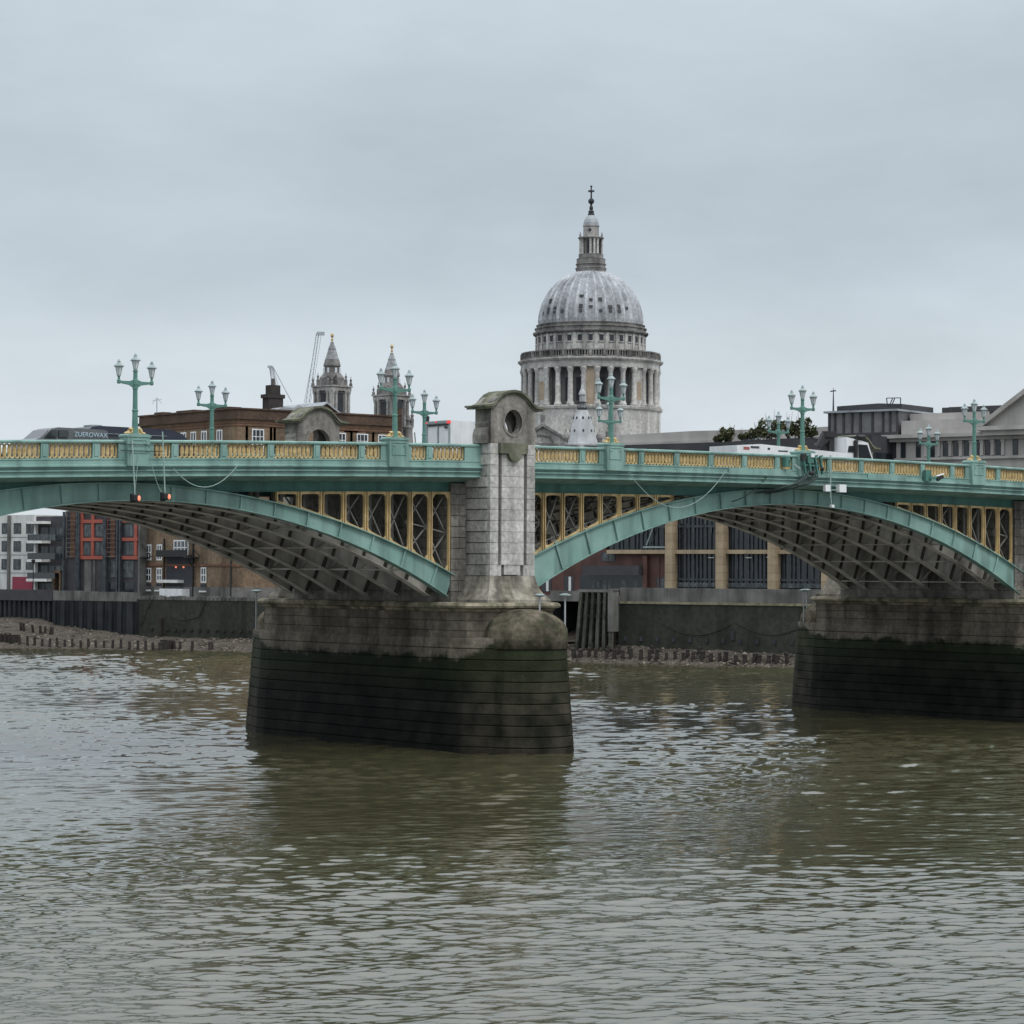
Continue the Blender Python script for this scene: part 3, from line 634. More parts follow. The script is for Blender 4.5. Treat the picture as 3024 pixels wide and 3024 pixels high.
        for s in (-1, 1):
            bx(b, min(s*1.1, s*1.42), max(s*1.1, s*1.42), .44, .99, 13.7, 17.3, .4)
            pr = [(s*1.40, 15.45), (s*1.66, 15.5), (s*1.68, 15.9), (s*1.60, 16.2), (s*1.48, 16.32), (s*1.52, 16.5), (s*1.46, 16.62), (s*1.40, 16.66)]
            a, c_ = sorted((T(.15), T(1.2))); b.prism(pr, a, c_)
        b.build('turret_head', M['stone_m'], P)
        b = MB(); cu = [(-1.95, 17.30), (-1.42, 17.33), (-1.2, 17.46), (-1.0, 17.68), (-.75, 17.90), (-.4, 18.06), (0, 18.11)]
        top = [(x, z+.13) for x, z in cu]; top[0] = (-1.97, 17.4); top[1] = (-1.5, 17.45)
        half = lambda P_: P_+[(-x, z) for x, z in P_[-2::-1]]
        lo, hi = half(cu), half(top); y0, y1 = sorted((T(-.16), T(1.5)))
        b.prism(lo+hi[::-1], y0, y1)
        lo2 = [(x*.97, z-.09) for x, z in lo]; y0, y1 = sorted((T(-.08), T(1.42))); b.prism(lo2+[(x*.97, z-.004) for x, z in lo][::-1], y0, y1)
        b.build('turret_roof', M['moss'], P)
        b = MB(); pts = [(-.95, 15.52), (-.95, 15.0), (-.42, 14.98)]+[(-.42*math.cos(t), 14.98-.42*math.sin(t)) for t in np.linspace(.1, PI-.1, 9)]+[(.42, 14.98), (.82, 15.0), (.82, 15.52)]
        y0, y1 = sorted((T(-.22), T(.1))); b.prism(pts, y0, y1); b.build('corbel', M['moss'], P)
    return P
build_pier(21.5, 'stone pier with mossy domed cutwater and arched turret standing in mid river')
build_pier(65.05, 'stone pier at the right edge of the frame, its turret cut off')

# ------------------------------------------------------------------ lamps on the parapets
def lantern(parent, x, z):
    b = MB(); b.lathe([(.10, z), (.11, z+.05), (.07, z+.07)], x, 0, 6); b.lathe([(.23, z+.43), (.24, z+.46), (.20, z+.50), (.12, z+.57), (.075, z+.62), (.07, z+.66), (.085, z+.67), (.05, z+.72), (.045, z+.75), (.01, z+.77)], x, 0, 12)
    for k in range(6):
        a = 2*PI*k/6; b.bar((x+.095*math.cos(a), .095*math.sin(a), z+.05), (x+.185*math.cos(a), .185*math.sin(a), z+.44), .018)
    o = b.build('lantern', M['lampmetal'], parent)
    b = MB(); b.lathe([(.085, z+.06), (.175, z+.43)], x, 0, 6); b.build('lantern_glass', M['glass_lamp'], o)
def make_lamp(label):
    E_ = empty('street_lamp', (0, 0, 0), label, 'street lamp', 'three-lantern lamps along the bridge')
    b = MB(); b.lathe([(.22, .0), (.22, .12), (.16, .2), (.14, .45), (.125, 1.2), (.15, 1.22), (.15, 1.27), (.115, 1.3), (.105, 2.2), (.13, 2.24), (.12, 2.3), (.15, 2.45), (.13, 2.62), (.10, 2.7), (.095, 3.0), (.12, 3.02), (.11, 3.08), (.07, 3.1)], 0, 0, 10)
    b.build('pole', M['lampgreen'], E_, smooth=False)
    b = MB()
    for s in (-1, 1):
        b.prism([(s*.08, 2.44), (s*.08, 2.28), (s*.3, 2.4), (s*.92, 2.49), (s*.92, 2.57), (s*.3, 2.58), (s*.08, 2.66)], -.05, .05)
        b.lathe([(.07, 2.44), (.09, 2.48), (.09, 2.6), (.055, 2.64), (.055, 2.76), (.08, 2.78)], s*.86, 0, 8)
    b.build('arm', M['lampgreen'], E_)
    lantern(E_, 0, 3.09); lantern(E_, -.86, 2.78); lantern(E_, .86, 2.78)
    return E_
near_l = ['green three-lantern lamp directly above the pair of hanging red signal lights',
          'green three-lantern lamp on near parapet just left of the turret, overlapping the right bell tower',
          'green three-lantern lamp on near parapet in front of the dome drum, taller of two there',
          'green three-lantern lamp rising above the bundle of dark conduits beside the flatbed truck',
          'green three-lantern lamp on near parapet before the pedimented stone building']
far_l = ['smaller three-lantern lamp on far parapet before the left corner of the brick warehouse',
         'three-lantern lamp on far parapet just left of the white box lorry',
         'far parapet lamp showing low behind the lamp in front of the dome drum',
         'pale far parapet lamp in front of the roof shrubs left of the flatbed cab',
         'far parapet lamp before the left windows of the grey stone building']
lamp0 = None
for i, lb in enumerate(near_l+far_l):
    near = i < 5; x = (LAMPS+[0])[i] if near else [14.5, 28.9, 43.1, 57.6, 72.0][i-5]
    o = make_lamp(lb) if lamp0 is None else copy_tree(lamp0); lamp0 = lamp0 or o
    o['label'] = lb; o.location = (x, .13 if near else 16.67, zp(x)+.1-.0); o.scale = (1, 1, 1.0)
# ------------------------------------------------------------------ fittings hung on the bridge
def signal(x, lab, ztop, zl):
    E_ = empty('navigation_signal', (x, -.45, zl), lab, 'signal light', 'red signal lights hung under the arch crown')
    b = MB(); b.tube([(-.12, 0, ztop-zl), (-.03, -.12, .1)], .03, 6); b.bar((-.1, 0, ztop-zl-.6), (-.1, .4, ztop-zl-.6), .03); b.build('hanger_pole', M['wire'], E_)
    b = MB(); b.lathe([(.16, -.15), (.2, -.1), (.2, .12), (.12, .17)], 0, -.1, 8); b.box(-.16, .02, -.1, .1, -.2, .2); b.build('lamp_housing', M['black'], E_)
    b = MB(); b.blob((.09, -.29, 0), .075, .05, .125, 10, 6); b.build('lens', M['redglow'], E_)
signal(-.30, 'left of the two red signal lights hanging on poles below the parapet', 14.9, 12.27)
signal(1.28, 'right of the two red signal lights hanging on poles below the parapet', 15.35, 12.37)
def cable(pts, lab, r=.02, m='wire', name='cable', n=14):
    b = MB(); (a, c, sag) = pts; a = Vector(a); c = Vector(c)
    b.tube([a.lerp(c, t)-Vector((0, 0, sag*4*t*(1-t))) for t in np.linspace(0, 1, n)], r, 5); tag(b.build(name, M[m]), lab, 'cable')
cable(((.0, -.3, 14.3), (-.28, -.45, 12.4), 0), 'pale cable dropping straight to the left red signal', .014)
cable(((.6, -.3, 14.2), (1.2, -.45, 12.5), .25), 'pale cable curving down to the right red signal', .014)
cable(((1.9, -.2, 13.7), (5.4, -.2, 13.95), .95), 'pale cable sagging in a loop right of the red signals', .02)
cable(((29.8, -.2, 14.3), (36.8, -.2, 14.5), 1.9), 'pale cable sagging in a shallow loop across the right spandrel', .018)
b = MB()
for z in (-.22, -.5): b.bar((-.95, -.3, zp(0)+z-.02), (1.3, -.3, zp(0)+z), .03, .03)
tag(b.build('support_rail', M['black']), 'pair of thin dark rails strapped across the lamp pedestal above the signals', 'rail')
# conduits and instruments at the crown of the right arch
C4 = 43.1
b = MB()
for dx, wob in ((-.35, 0), (-.12, .1), (.38, .0), (.6, .12), (.75, .2)):
    x = C4+dx; z = zp(x)
    b.tube([(x, -.32, z-.35), (x+.05, -.34, z-.8), (x-.05, -.36, z-1.25), (x-.5-wob, -.3, z-1.6), (x-1.6-wob, .3, z-1.95), (x-2.4, 1.1, z-2.15)], .055, 6)
tag(b.build('conduit_bundle', M['darkcable']), 'bundle of dark conduits curving from the lamp pedestal under the bridge', 'conduits')
cable(((40.1, -.1, 14.35), (38.5, 1.05, 12.95), .25), 'dark cable hanging over the right arch rib near its crown', .035, 'darkcable')
E_ = empty('winch_bracket', (C4, -.3, zp(C4)), 'green bracket frame bolted over the lamp pedestal above the conduits', 'bracket')
b = MB()
for dx in (-.5, -.1, .45, .85):
    b.bar((dx, -.1, -.05), (dx+.12, -.2, -1.05), .09, .14); b.bar((dx, -.1, -.05), (dx+.22, -.1, .0), .08, .08)
b.bar((-.55, -.1, -.55), (1.0, -.1, -.6), .08, .1); b.box(-.2, .25, -.2, 0, -.45, -.05); b.build('frame', M['green_d'], E_)
b = MB(); b.box(-.62, -.32, -.22, -.02, -.3, .05); b.blob((.1, -.2, -1.0), .24, .15, .14); b.blob((.95, -.2, -.75), .14, .12, .12); b.build('fitting', M['black'], E_)
b = MB(); b.box(.02, .28, -.26, -.2, -.12, .1); b.build('notice_plate', M['whiteplast'], E_)
E_ = empty('instrument_mast', (44.85, -.35, zp(44.85)), 'slim grey mast with two white boxes hung below the conduits', 'instrument mast')
b = MB(); b.tube([(0, 0, .05), (.02, 0, -2.35)], .045, 6); b.bar((-.45, 0, -1.9), (.75, 0, -1.9), .05); b.tube([(.05, 0, -2.2), (.1, 0, -2.8)], .03, 5); b.build('mast', M['wire'], E_)
b = MB(); b.box(-.5, -.12, -.12, .08, -2.0, -1.62); b.build('white_box', M['whiteplast'], E_)
b = MB(); b.box(.55, 1.1, -.2, .1, -2.02, -1.58); b.build('white_box', M['whiteplast'], E_)
b = MB(); b.box(.02, .24, -.1, .08, -2.9, -2.74); b.build('sensor', M['whiteplast'], E_)
E_ = empty('security_camera', (53.15, -.2, zp(53.15)-.85), 'dark security camera on a green wall box right of the white boxes', 'camera')
b = MB(); b.box(-.28, .18, -.12, .1, -.3, .35); b.bar((0, -.1, -.1), (.4, -.4, -.15), .1); b.build('wall_box', M['green_d'], E_)
b = MB(); b.bar((.35, -.4, -.2), (.7, -.5, .0), .22, .2); b.build('camera_body', M['black'], E_)
b = MB(); b.bar((.32, -.4, .0), (.8, -.5, .15), .26, .04); b.build('sun_shield', M['whiteplast'], E_)
E_ = empty('floodlight', (41.55, -.2, zp(41.55)-.35), 'small green floodlight box on bracket left of the conduits', 'floodlight')
b = MB(); b.box(-.22, .1, -.15, .15, -.35, .2); b.bar((0, -.1, .1), (.15, -.3, -.2), .06); b.build('bracket_box', M['green_d'], E_)
b = MB(); b.bar((.2, -.35, -.22), (.62, -.4, -.45), .09, .1); b.build('lamp_tube', M['lampmetal'], E_)
# signal posts on the cutwaters
def cut_post(x, y, z0, lab):
    E_ = empty('light_post', (x, y, z0), lab, 'light post', 'slim light posts on the pier cutwaters')
    b = MB(); b.tube([(0, 0, -.25), (0, 0, 7.78-z0)], .045, 6); b.build('post', M['crane'], E_)
    b = MB(); b.lathe([(.06, 7.75-z0), (.3, 7.8-z0), (.32, 7.86-z0), (.1, 7.93-z0)], 0, 0, 10); b.build('lamp_head', M['lampmetal'], E_)
cut_post(21.9, -2.45, 6.35, 'slim pale light post on the domed cutwater beside the turret foot')
cut_post(23.9, -2.05, 6.1, 'slim pale light post on the right rim of the domed cutwater')
cut_post(18.9, 18.9, 6.0, 'slim light post on the far end of the near pier, before the algae wall')
cut_post(62.3, 19.0, 6.0, 'slim light post on the left far end of the right pier')
cut_post(63.6, 20.0, 6.2, 'slim light post further right on the far end of the right pier')
E_ = empty('pigeon', (20.75, -.9, 7.02), 'small grey bird perched on top of the mossy cutwater dome', 'bird')
b = MB(); b.tube([(-.16, 0, .1), (-.08, 0, .13), (.03, 0, .15), (.1, 0, .2), (.13, 0, .27), (.19, 0, .27)], [.02, .06, .075, .05, .04, .01], 8); b.tube([(0, .02, 0), (0, .02, .1)], .012, 4); b.tube([(0, -.03, 0), (0, -.03, .1)], .012, 4)
b.build('body', M['lampmetal'], E_, smooth=True)
#@@PART2
# ------------------------------------------------------------------ vehicles on the bridge
def road(x): return zp(x)-1.12
def wheels(E_, xs, y0, y1, r=.36):
    for x in xs:
        for y in (y0, y1):
            b = MB(); b.prism([(x+r*math.cos(t), r+r*math.sin(t)) for t in np.linspace(0, 2*PI, 17)[:-1]], y-.1, y+.1)
            o = b.build('wheel', M['tyre'], E_); b = MB(); b.prism([(x+.18*math.cos(t), r+.18*math.sin(t)) for t in np.linspace(0, 2*PI, 13)[:-1]], y-.115, y+.115); b.build('rim', M['lampmetal'], o)
def body(E_, prof, w, m, name='body', taper=.93, ztap=1.0):
    """side outline prof (x,z) extruded across w, drawn in above ztap"""
    b = MB(); n = len(prof)
    def ring(k): return [(x, k*w/2*(taper if z > ztap else 1), z) for x, z in prof]
    b.loft([ring(-1), ring(-.9), ring(.9), ring(1)]); return b.build(name, m, E_)
def text(body_, parent, loc, size, m, rz=0):
    c = bpy.data.curves.new('lettering', 'FONT'); c.body = body_; c.size = size; c.extrude = .004; c.align_x = 'LEFT'
    o = bpy.data.objects.new('lettering', c); COL.objects.link(o); o.parent = parent; o.location = loc; o.rotation_euler = (PI/2, 0, rz); c.materials.append(m)
    bpy.context.view_layer.update(); me = bpy.data.meshes.new_from_object(o); n_ = bpy.data.objects.new('lettering', me); COL.objects.link(n_); n_.parent = parent; n_.location = loc; n_.rotation_euler = o.rotation_euler
    bpy.data.objects.remove(o); return n_
# grey van heading left
E_ = empty('panel_van', (-.7, 5.2, road(-.7)-.12), 'grey panel van with pale blue lettering driving left of the near lamp post', 'van')
body(E_, [(-2.5, .35), (1.75, .35), (1.82, 1.2), (1.72, 1.86), (1.55, 1.93), (-.9, 1.95), (-1.25, 1.86), (-1.75, 1.45), (-2.4, 1.22), (-2.55, .9)], 1.9, M['silver'], ztap=1.1)
b = MB(); b.prism([(-1.62, 1.46), (-1.0, 1.46), (-1.0, 1.82), (-1.28, 1.80)], -.97, -.9); b.prism([(-.9, 1.5), (-.4, 1.5), (-.4, 1.82), (-.9, 1.82)], -.97, -.9); b.build('side_window', M['vglass'], E_)
b = MB(); b.add([(-1.78, -.8, 1.44), (-1.78, .8, 1.44), (-1.32, .75, 1.83), (-1.32, -.75, 1.83)], [(0, 1, 2, 3)]); b.build('windscreen', M['vglass'], E_)
wheels(E_, (-1.6, 1.1), -.85, .85, .33)
text('ZUEROWAX', E_, (-.1, -.975, 1.56), .31, M['bluewhite'])
E_ = empty('motor_coach', (5.65, 10.4, road(5.6)-.14), 'dark navy coach with sloping rounded ends behind the near lamp post', 'coach')
body(E_, [(-3.0, .35), (3.0, .35), (3.35, .9), (3.15, 1.5), (2.55, 2.0), (1.9, 2.22), (-2.2, 2.25), (-2.6, 2.2), (-2.85, 2.02), (-3.0, 1.5)], 2.2, M['navy'], ztap=1.6, taper=.95)
b = MB(); b.box(-2.7, 1.9, -1.115, -1.05, 1.25, 1.7)
b.build('side_window', M['vglass'], E_)
b = MB(); b.box(-2.3, 1.6, -1.12, -1.06, 1.86, 1.885); b.bar((1.35, -1.1, 1.2), (1.35, -1.06, 2.1), .02); b.build('trim_line', M['lampmetal'], E_)
b = MB(); b.box(-2.3, -1.7, -.4, .4, 2.25, 2.33); b.build('roof_unit', M['lampmetal'], E_)
wheels(E_, (-2.0, 2.0), -1.0, 1.0, .4)
E_ = empty('small_car', (-3.2, 13.2, road(-3.2)), 'white car mostly hidden behind the left lattice panels', 'car')
body(E_, [(-1.9, .3), (1.9, .3), (1.95, .75), (1.3, .9), (.8, 1.32), (-.7, 1.36), (-1.4, .95), (-1.95, .85)], 1.7, M['white'], ztap=1.0, taper=.82)
b = MB(); b.prism([(-1.2, .95), (1.1, .95), (.72, 1.27), (-.65, 1.3)], -.76, -.70); b.build('side_window', M['vglass'], E_)
wheels(E_, (-1.2, 1.2), -.78, .78, .3)
# white box lorry seen from its rear corner
E_ = empty('box_lorry', (27.35, 8.9, road(27.35)), 'white box lorry with grey rear doors and red corner lights, left of the turret', 'lorry')
b = MB(); b.box(-3.3, 1.7, -1.05, 1.05, .9, 2.72); b.build('cargo_box', M['white'], E_)
b = MB(); b.ring_plate([(-1.07, .88), (1.07, .88), (1.07, 2.74), (-1.07, 2.74)], [(-.97, .98), (.97, .98), (.97, 2.6), (-.97, 2.6)], -3.36, -3.29, 'x'); b.bar((-3.33, 0, .95), (-3.33, 0, 2.6), .07); b.build('door_frame', M['lampmetal'], E_)
b = MB(); b.box(-3.37, -3.34, -.95, .9, 2.47, 2.56); b.box(-3.37, -3.34, -.85, -.6, 2.32, 2.42); b.build('rear_gap', M['black'], E_)
for y, z, q in ((-1.0, 2.66, .1), (.98, 2.66, .04), (.1, 2.69, .045)):
    b = MB(); b.box(-3.42, -3.3, y-q, y+q, z-q, z+q*.6); b.build('marker_light', M['red'], E_)
b = MB(); b.box(1.8, 3.0, -1.0, 1.0, .5, 1.6); b.prism([(1.8, 1.6), (2.8, 1.6), (2.5, 2.1), (1.8, 2.1)], -.95, .95); b.box(-3.2, 2.9, -.6, .6, .45, .9); b.build('cab', M['white'], E_)
wheels(E_, (-2.2, 2.3), -.9, .9, .42)
# flatbed truck with folded loader crane
E_ = empty('flatbed_truck', (51.5, 9.0, road(51.5)), 'white flatbed truck with folded black loader crane behind its cab', 'truck')
b = MB()
b.add([(x, y, z) for y in (-1.2, 1.2) for x, z in ((-6.1, 1.35), (3.2, 1.35), (3.2, 1.92), (-4.2, 2.22), (-6.1, 2.08))], [(0, 1, 2, 3, 4), (9, 8, 7, 6, 5), (0, 5, 6, 1), (1, 6, 7, 2), (2, 7, 8, 3), (3, 8, 9, 4), (4, 9, 5, 0)]); b.box(-6, 3.2, -.5, .5, .75, 1.34)
b.build('bed', M['white'], E_)
b = MB(); b.box(-5.6, -5.1, -1.215, -1.19, 1.85, 2.02); b.build('red_mark', M['dullred'], E_)
b = MB(); b.box(-5.0, -4.3, -1.215, -1.19, 1.95, 2.08); b.box(-3.6, -3.4, -1.215, -1.19, 1.9, 2.02); b.box(-2.7, -1.9, -1.215, -1.19, 1.82, 1.9); b.box(-.2, .55, -1.215, -1.19, 1.62, 1.70); b.build('dark_mark', M['mull'], E_)
body(E_, [(3.3, .6), (5.6, .6), (5.68, 1.5), (5.25, 2.62), (4.6, 2.75), (3.3, 2.92)], 2.2, M['white'], 'cab', taper=.96, ztap=1.6)
b = MB(); b.prism([(4.35, 1.66), (5.5, 1.66), (5.1, 2.5), (4.35, 2.5)], -1.12, -1.04); b.prism([(3.4, 2.0), (3.95, 2.0), (3.95, 2.4), (3.5, 2.38)], -1.12, -1.04); b.build('side_window', M['vglass'], E_)
b = MB(); b.tube([(4.05, -1.13, 1.4), (4.05, -1.13, 2.7), (4.25, -1.1, 2.95), (4.9, -1.05, 2.97)], .15, 8); b.box(4.1, 5.0, -.9, .9, 2.78, 3.0); b.build('air_duct', M['black'], E_)
b = MB()
b.bar((2.9, 0, 1.8), (2.95, 0, 3.05), .4); b.bar((2.95, 0, 3.05), (1.7, -.1, 2.3), .36, .3); b.bar((1.7, -.2, 2.3), (2.2, -.2, 3.1), .26); b.bar((2.2, -.2, 3.1), (3.1, -.2, 3.1), .3, .35); b.bar((2.2, .2, 2.9), (2.6, .2, 1.9), .4); b.bar((1.75, -.3, 2.2), (1.4, -.35, 1.95), .12)
b.build('loader_crane', M['black'], E_)
wheels(E_, (-4.5, -3.3, 4.4), -1.0, 1.0, .48)
E_ = empty('road_sign', (-6.3, 11, road(-6.3)), 'thin dark sign post at the left edge of the bridge', 'sign post')
b = MB(); b.tube([(0, 0, 0), (0, 0, 2.35)], .05, 6); b.build('post', M['black'], E_)
b = MB(); b.cbox(0, -.06, 2.3, .3, .03, .22); b.build('plate', M['mull'], E_)

# ------------------------------------------------------------------ river walls
def bank_thing(name, s, z, lab, cat, o=0, group=None): return empty(name, bank(s, o, z), lab, cat, group, BANK_RZ)
# sheet pile wall on the left: local x along the bank, y inland
E_ = bank_thing('sheet_pile_wall', -175, 0, 'dark corrugated sheet pile wall with plain parapet, at the left above the shingle', 'river wall')
b = MB(); x = 0; pts = []
while x < 35.3:
    pts += [(x, 0), (x+.28, 0), (x+.4, .3), (x+.72, .3)]; x += .84
pts += [(35.4, 0), (35.4, 1), (0, 1)]
b.prism(pts, 1.5, 5.12, 'z'); b.build('piles', M['pile'], E_)
b = MB(); b.box(0, 35.35, -.12, .5, 5.12, 6.42); b.build('parapet_band', M['charcoal'], E_)
E_ = bank_thing('quay_wall', -139.6, 0, 'black ribbed quay wall with stained concrete parapet below the red panels', 'river wall')
b = MB(); b.box(0, 14, .0, 1, .6, 5.2)
for k in range(9): x = .35+k*1.6+random.uniform(-.2, .2); b.box(x-.07, x+.07, -.28, .01, .8, 5.15); b.box(x+.5, x+.56, -.1, .01, .9, 5.1)
b.build('wall', M['pile'], E_)
b = MB()
for k in range(6): b.box(k*2.3+.02, k*2.3+2.28, -.06, .55, 5.2, 6.3+random.uniform(-.05, .05))
b.build('parapet_band', M['conc'], E_)
E_ = bank_thing('algae_wall', -125.6, 0, 'green black algae covered river wall below the brick warehouse', 'river wall')
b = MB(); b.box(0, 58, .05, 1.2, .5, 5.45); b.build('wall', M['algae'], E_)
b = MB()
for k in range(40): x = k*.62; b.box(x, x+.5, -.02, .9, 5.45, 5.85+random.uniform(-.06, .12))
b.box(24, 58, -.02, .9, 5.45, 6.5); b.build('coping', M['conc'], E_)
b = MB()
for k in range(16): x = 2+k*1.25; b.box(x, x+.35, -.16, .05, 1.95, 2.2)
b.build('timber_stub', M['wood'], E_)
for x0, x1, z0, z1 in ((2.2, 5.6, 5.3, 2.4),):
    b = MB(); b.tube([(x0, -.03, z0), (x0-.9, -.03, 4.2), (x0-1.3, -.03, 3.0), (x0-1.9, -.03, z1)], .04, 5); b.tube([(x1+5, -.03, 5.3), (x1+3.9, -.03, 3.6), (x1+1.5, -.03, 3.1), (x1-.5, -.03, 3.6)], .04, 5); b.build('hanging_chain', M['wood'], E_)
b = MB(); b.box(3.6, 3.95, -.4, .06, 1.2, 3.4); b.build('buttress_post', M['wood'], E_)
# right-hand wall
E_ = bank_thing('embankment_wall', -58.9, 0, 'long dark algae wall with pale stone ledge below the glass office', 'river wall')
b = MB(); b.box(0, 60, 0, 1.2, .5, 5.78); b.build('wall', M['algae'], E_)
b = MB()
for k in range(48): b.box(k*1.25+.01, k*1.25+1.24, -.12, .4, 5.79, 6.02)
b.build('stone_ledge', M['limes'], E_)
b = MB(); 
for k in range(20): b.box(k*3+.01, k*3+2.99, .05, .6, 6.02, 7.38)
b.build('parapet_band', M['conc'], E_)
b = MB()
for k in range(18): x = .6+k*1.9; b.box(x, x+.28, -.14, .02, 2.1, 2.5)
b.box(13.0, 13.4, -.18, .02, 2.4, 3.3); b.build('drain_hole', M['cdark'], E_)
for k in range(3):
    b = MB(); x0 = 5+k*8.5; b.tube([(x0+8*t, -.05, 3.9-1.1*math.sin(PI*t)+.2*k) for t in np.linspace(0, 1, 12)], .035, 5); b.build('hanging_chain', M['wood'], E_)
E_ = bank_thing('inlet_wall', -67.4, 0, 'concrete quay deck over the dark inlet behind the domed cutwater', 'river wall')
b = MB(); b.box(-.2, 8.5, -.1, 14, 5.95, 6.5); b.box(0, 8.4, 0, .5, 6.5, 7.0); b.build('deck_edge', M['conc'], E_)
b = MB(); b.box(-.2, 0, 0, 14, .5, 5.95); b.box(8.4, 8.6, 0, 14, .5, 5.95); b.box(0, 8.4, 13.4, 14, 3, 5.95); b.build('side_wall', M['cdark'], E_)
E_ = bank_thing('timber_fender', -63.2, 0, 'tall slatted timber fender pier standing at the mouth of the inlet', 'fender', -1.2)
for k in range(6):
    x = .35+k*.72; b = MB(); lean = -.5+.1*k
    b.loft([[(x+lean-.17, 0, 1.2), (x+lean+.17, 0, 1.2), (x+lean+.17, .4, 1.2), (x+lean-.17, .4, 1.2)], [(x-.15, .1, 6.85+.06*random.random()), (x+.15, .1, 6.85), (x+.15, .5, 6.85), (x-.15, .5, 6.9)]]); b.build('timber_pile', M['fender'], E_)
b = MB()
for z in (2.6, 4.5, 5.9): b.box(-.1, 4.0, .35, .7, z-.15, z+.15)
b.box(-.2, 4.1, .6, .75, 1.3, 6.7); b.build('cross_rail', M['wood'], E_)
b = MB(); b.box(3.75, 4.2, -.1, 1.4, 3, 7.25); b.box(-.1, 4.2, .1, 1.4, 6.9, 7.15); b.build('cap', M['conc'], E_)

# ------------------------------------------------------------------ posts on the foreshore
def ray(u, v): return F_+R_*((u-1512)/7506.55)-U_*((v-1512)/7506.55)
def on_z(u, v, z): r = ray(u, v); t = (z-CAM[2])/r.z; return Vector(CAM)+r*t
def on_shore(u, v, o=None):
    if o is None:
        q = on_z(u, v, 0); o = min(q.dot(NBv)-DB, shore_o(q.dot(RBv))+.9)
    r = ray(u, v); n = NBv; t = (DB+o-Vector(CAM).dot(n))/r.dot(n); s_ = (Vector(CAM)+r*t).dot(RBv)
    return Vector(bank(s_, o, ground_z(s_, o)-.05))
post0 = None
def post(u, v, h, wd, lab, grp, lean=0):
    global post0
    p = on_shore(u, v)
    if post0 is None:
        b = MB(); b.loft([[(q*math.cos(a)*(1+.2*math.sin(3*a)), q*math.sin(a), z) for a in np.linspace(0, 2*PI, 9)[:-1]] for q, z in ((.5, -.4), (.52, .3), (.46, .7), (.5, .93), (.3, 1.02))]); post0 = b.build('mooring_post', M['wood']); o = post0
    else: o = post0.copy(); COL.objects.link(o)
    o.location = p; o.scale = (wd, wd, h); o.rotation_euler = (0, lean, random.uniform(0, 3)); tag(o, lab, 'post', grp)
k8 = 800/1932
for x in (140, 195, 248, 300, 355, 408, 462, 518, 575, 630, 685, 742, 802, 862, 925, 983, 1040, 1092, 1245, 1285, 1368):
    post(x*k8, 1780+np.interp(x, [140, 1100, 1400], [316, 338, 332])*k8, random.uniform(.9, 1.2), random.uniform(.28, .36), 'short black timber post in the long row along the left waterline', 'posts along the left waterline', random.uniform(-.08, .08))
post(1145*k8, 1780+340*k8, 1.1, .55, 'thick black post just left of the broad timber block', None)
post(1505*k8, 1780+332*k8, 1.05, .6, 'stout leaning black post nearest the cutwater on the left shore', None, .15)
p = on_shore(1187*k8, 1780+338*k8)
b = MB(); b.box(-.62, .62, -.4, .4, -.3, 1.05); b.box(-.55, -.2, -.42, .4, 1.05, 1.12); tag(b.build('timber_block', M['wood'], at=p), 'broad black timber block among the posts of the left shore', 'timber')
for x, y in ((150, 262), (172, 268), (238, 262), (290, 250), (322, 250), (358, 248), (372, 240)):
    q = on_shore(x*k8, 1780+y*k8, -4.5); o = post0.copy(); COL.objects.link(o); o.location = q; o.scale = (.32, .32, 1.0); o.rotation_euler = (0, random.uniform(-.2, .2), 0); tag(o, 'leaning black stump on the shingle behind the left post row', 'post', 'stumps behind the left post row')
p = on_shore(50*k8, 1780+290*k8, -9.5); E_ = empty('timber_raft', p, 'black timber crib lying on the shingle at the left edge', 'timber', rz=BANK_RZ)
b = MB(); b.box(-2.6, 1.5, -.6, .6, -.3, .9); 
for k in range(6): b.box(-2.5+k*.7, -2.2+k*.7, -.7, -.6, -.4, 1.0+.1*random.random())
b.build('crib', M['wood'], E_)
k3 = .4658
for i, x in enumerate((290, 330, 385, 430, 495, 545, 600, 650, 715, 770, 815, 875, 935, 985, 1045, 1105, 1155, 1215, 1250, 1315, 1375, 1430, 1465, 1520, 1575, 1640)):
    post(1560+x*k3, 1400+np.interp(x, [290, 900, 1700], [1188, 1205, 1212])*k3-random.uniform(0, 3), random.uniform(.75, 1.15), random.uniform(.34, .5), 'short black timber post in the ragged row along the right waterline', 'posts along the right waterline', random.uniform(-.12, .12))
for x, y in ((400, 1120), (505, 1145), (575, 1130), (785, 1115), (1085, 1100), (1100, 1150), (1440, 1150), (1560, 1150), (640, 1130), (1010, 1140)):
    q = on_shore(1560+x*k3, 1400+y*k3, -.9-(y-1100)*.016); o = post0.copy(); COL.objects.link(o); o.location = q; o.scale = (.42, .42, .8); tag(o, 'low black stump among the stones behind the right post row', 'post', 'stumps behind the right post row')

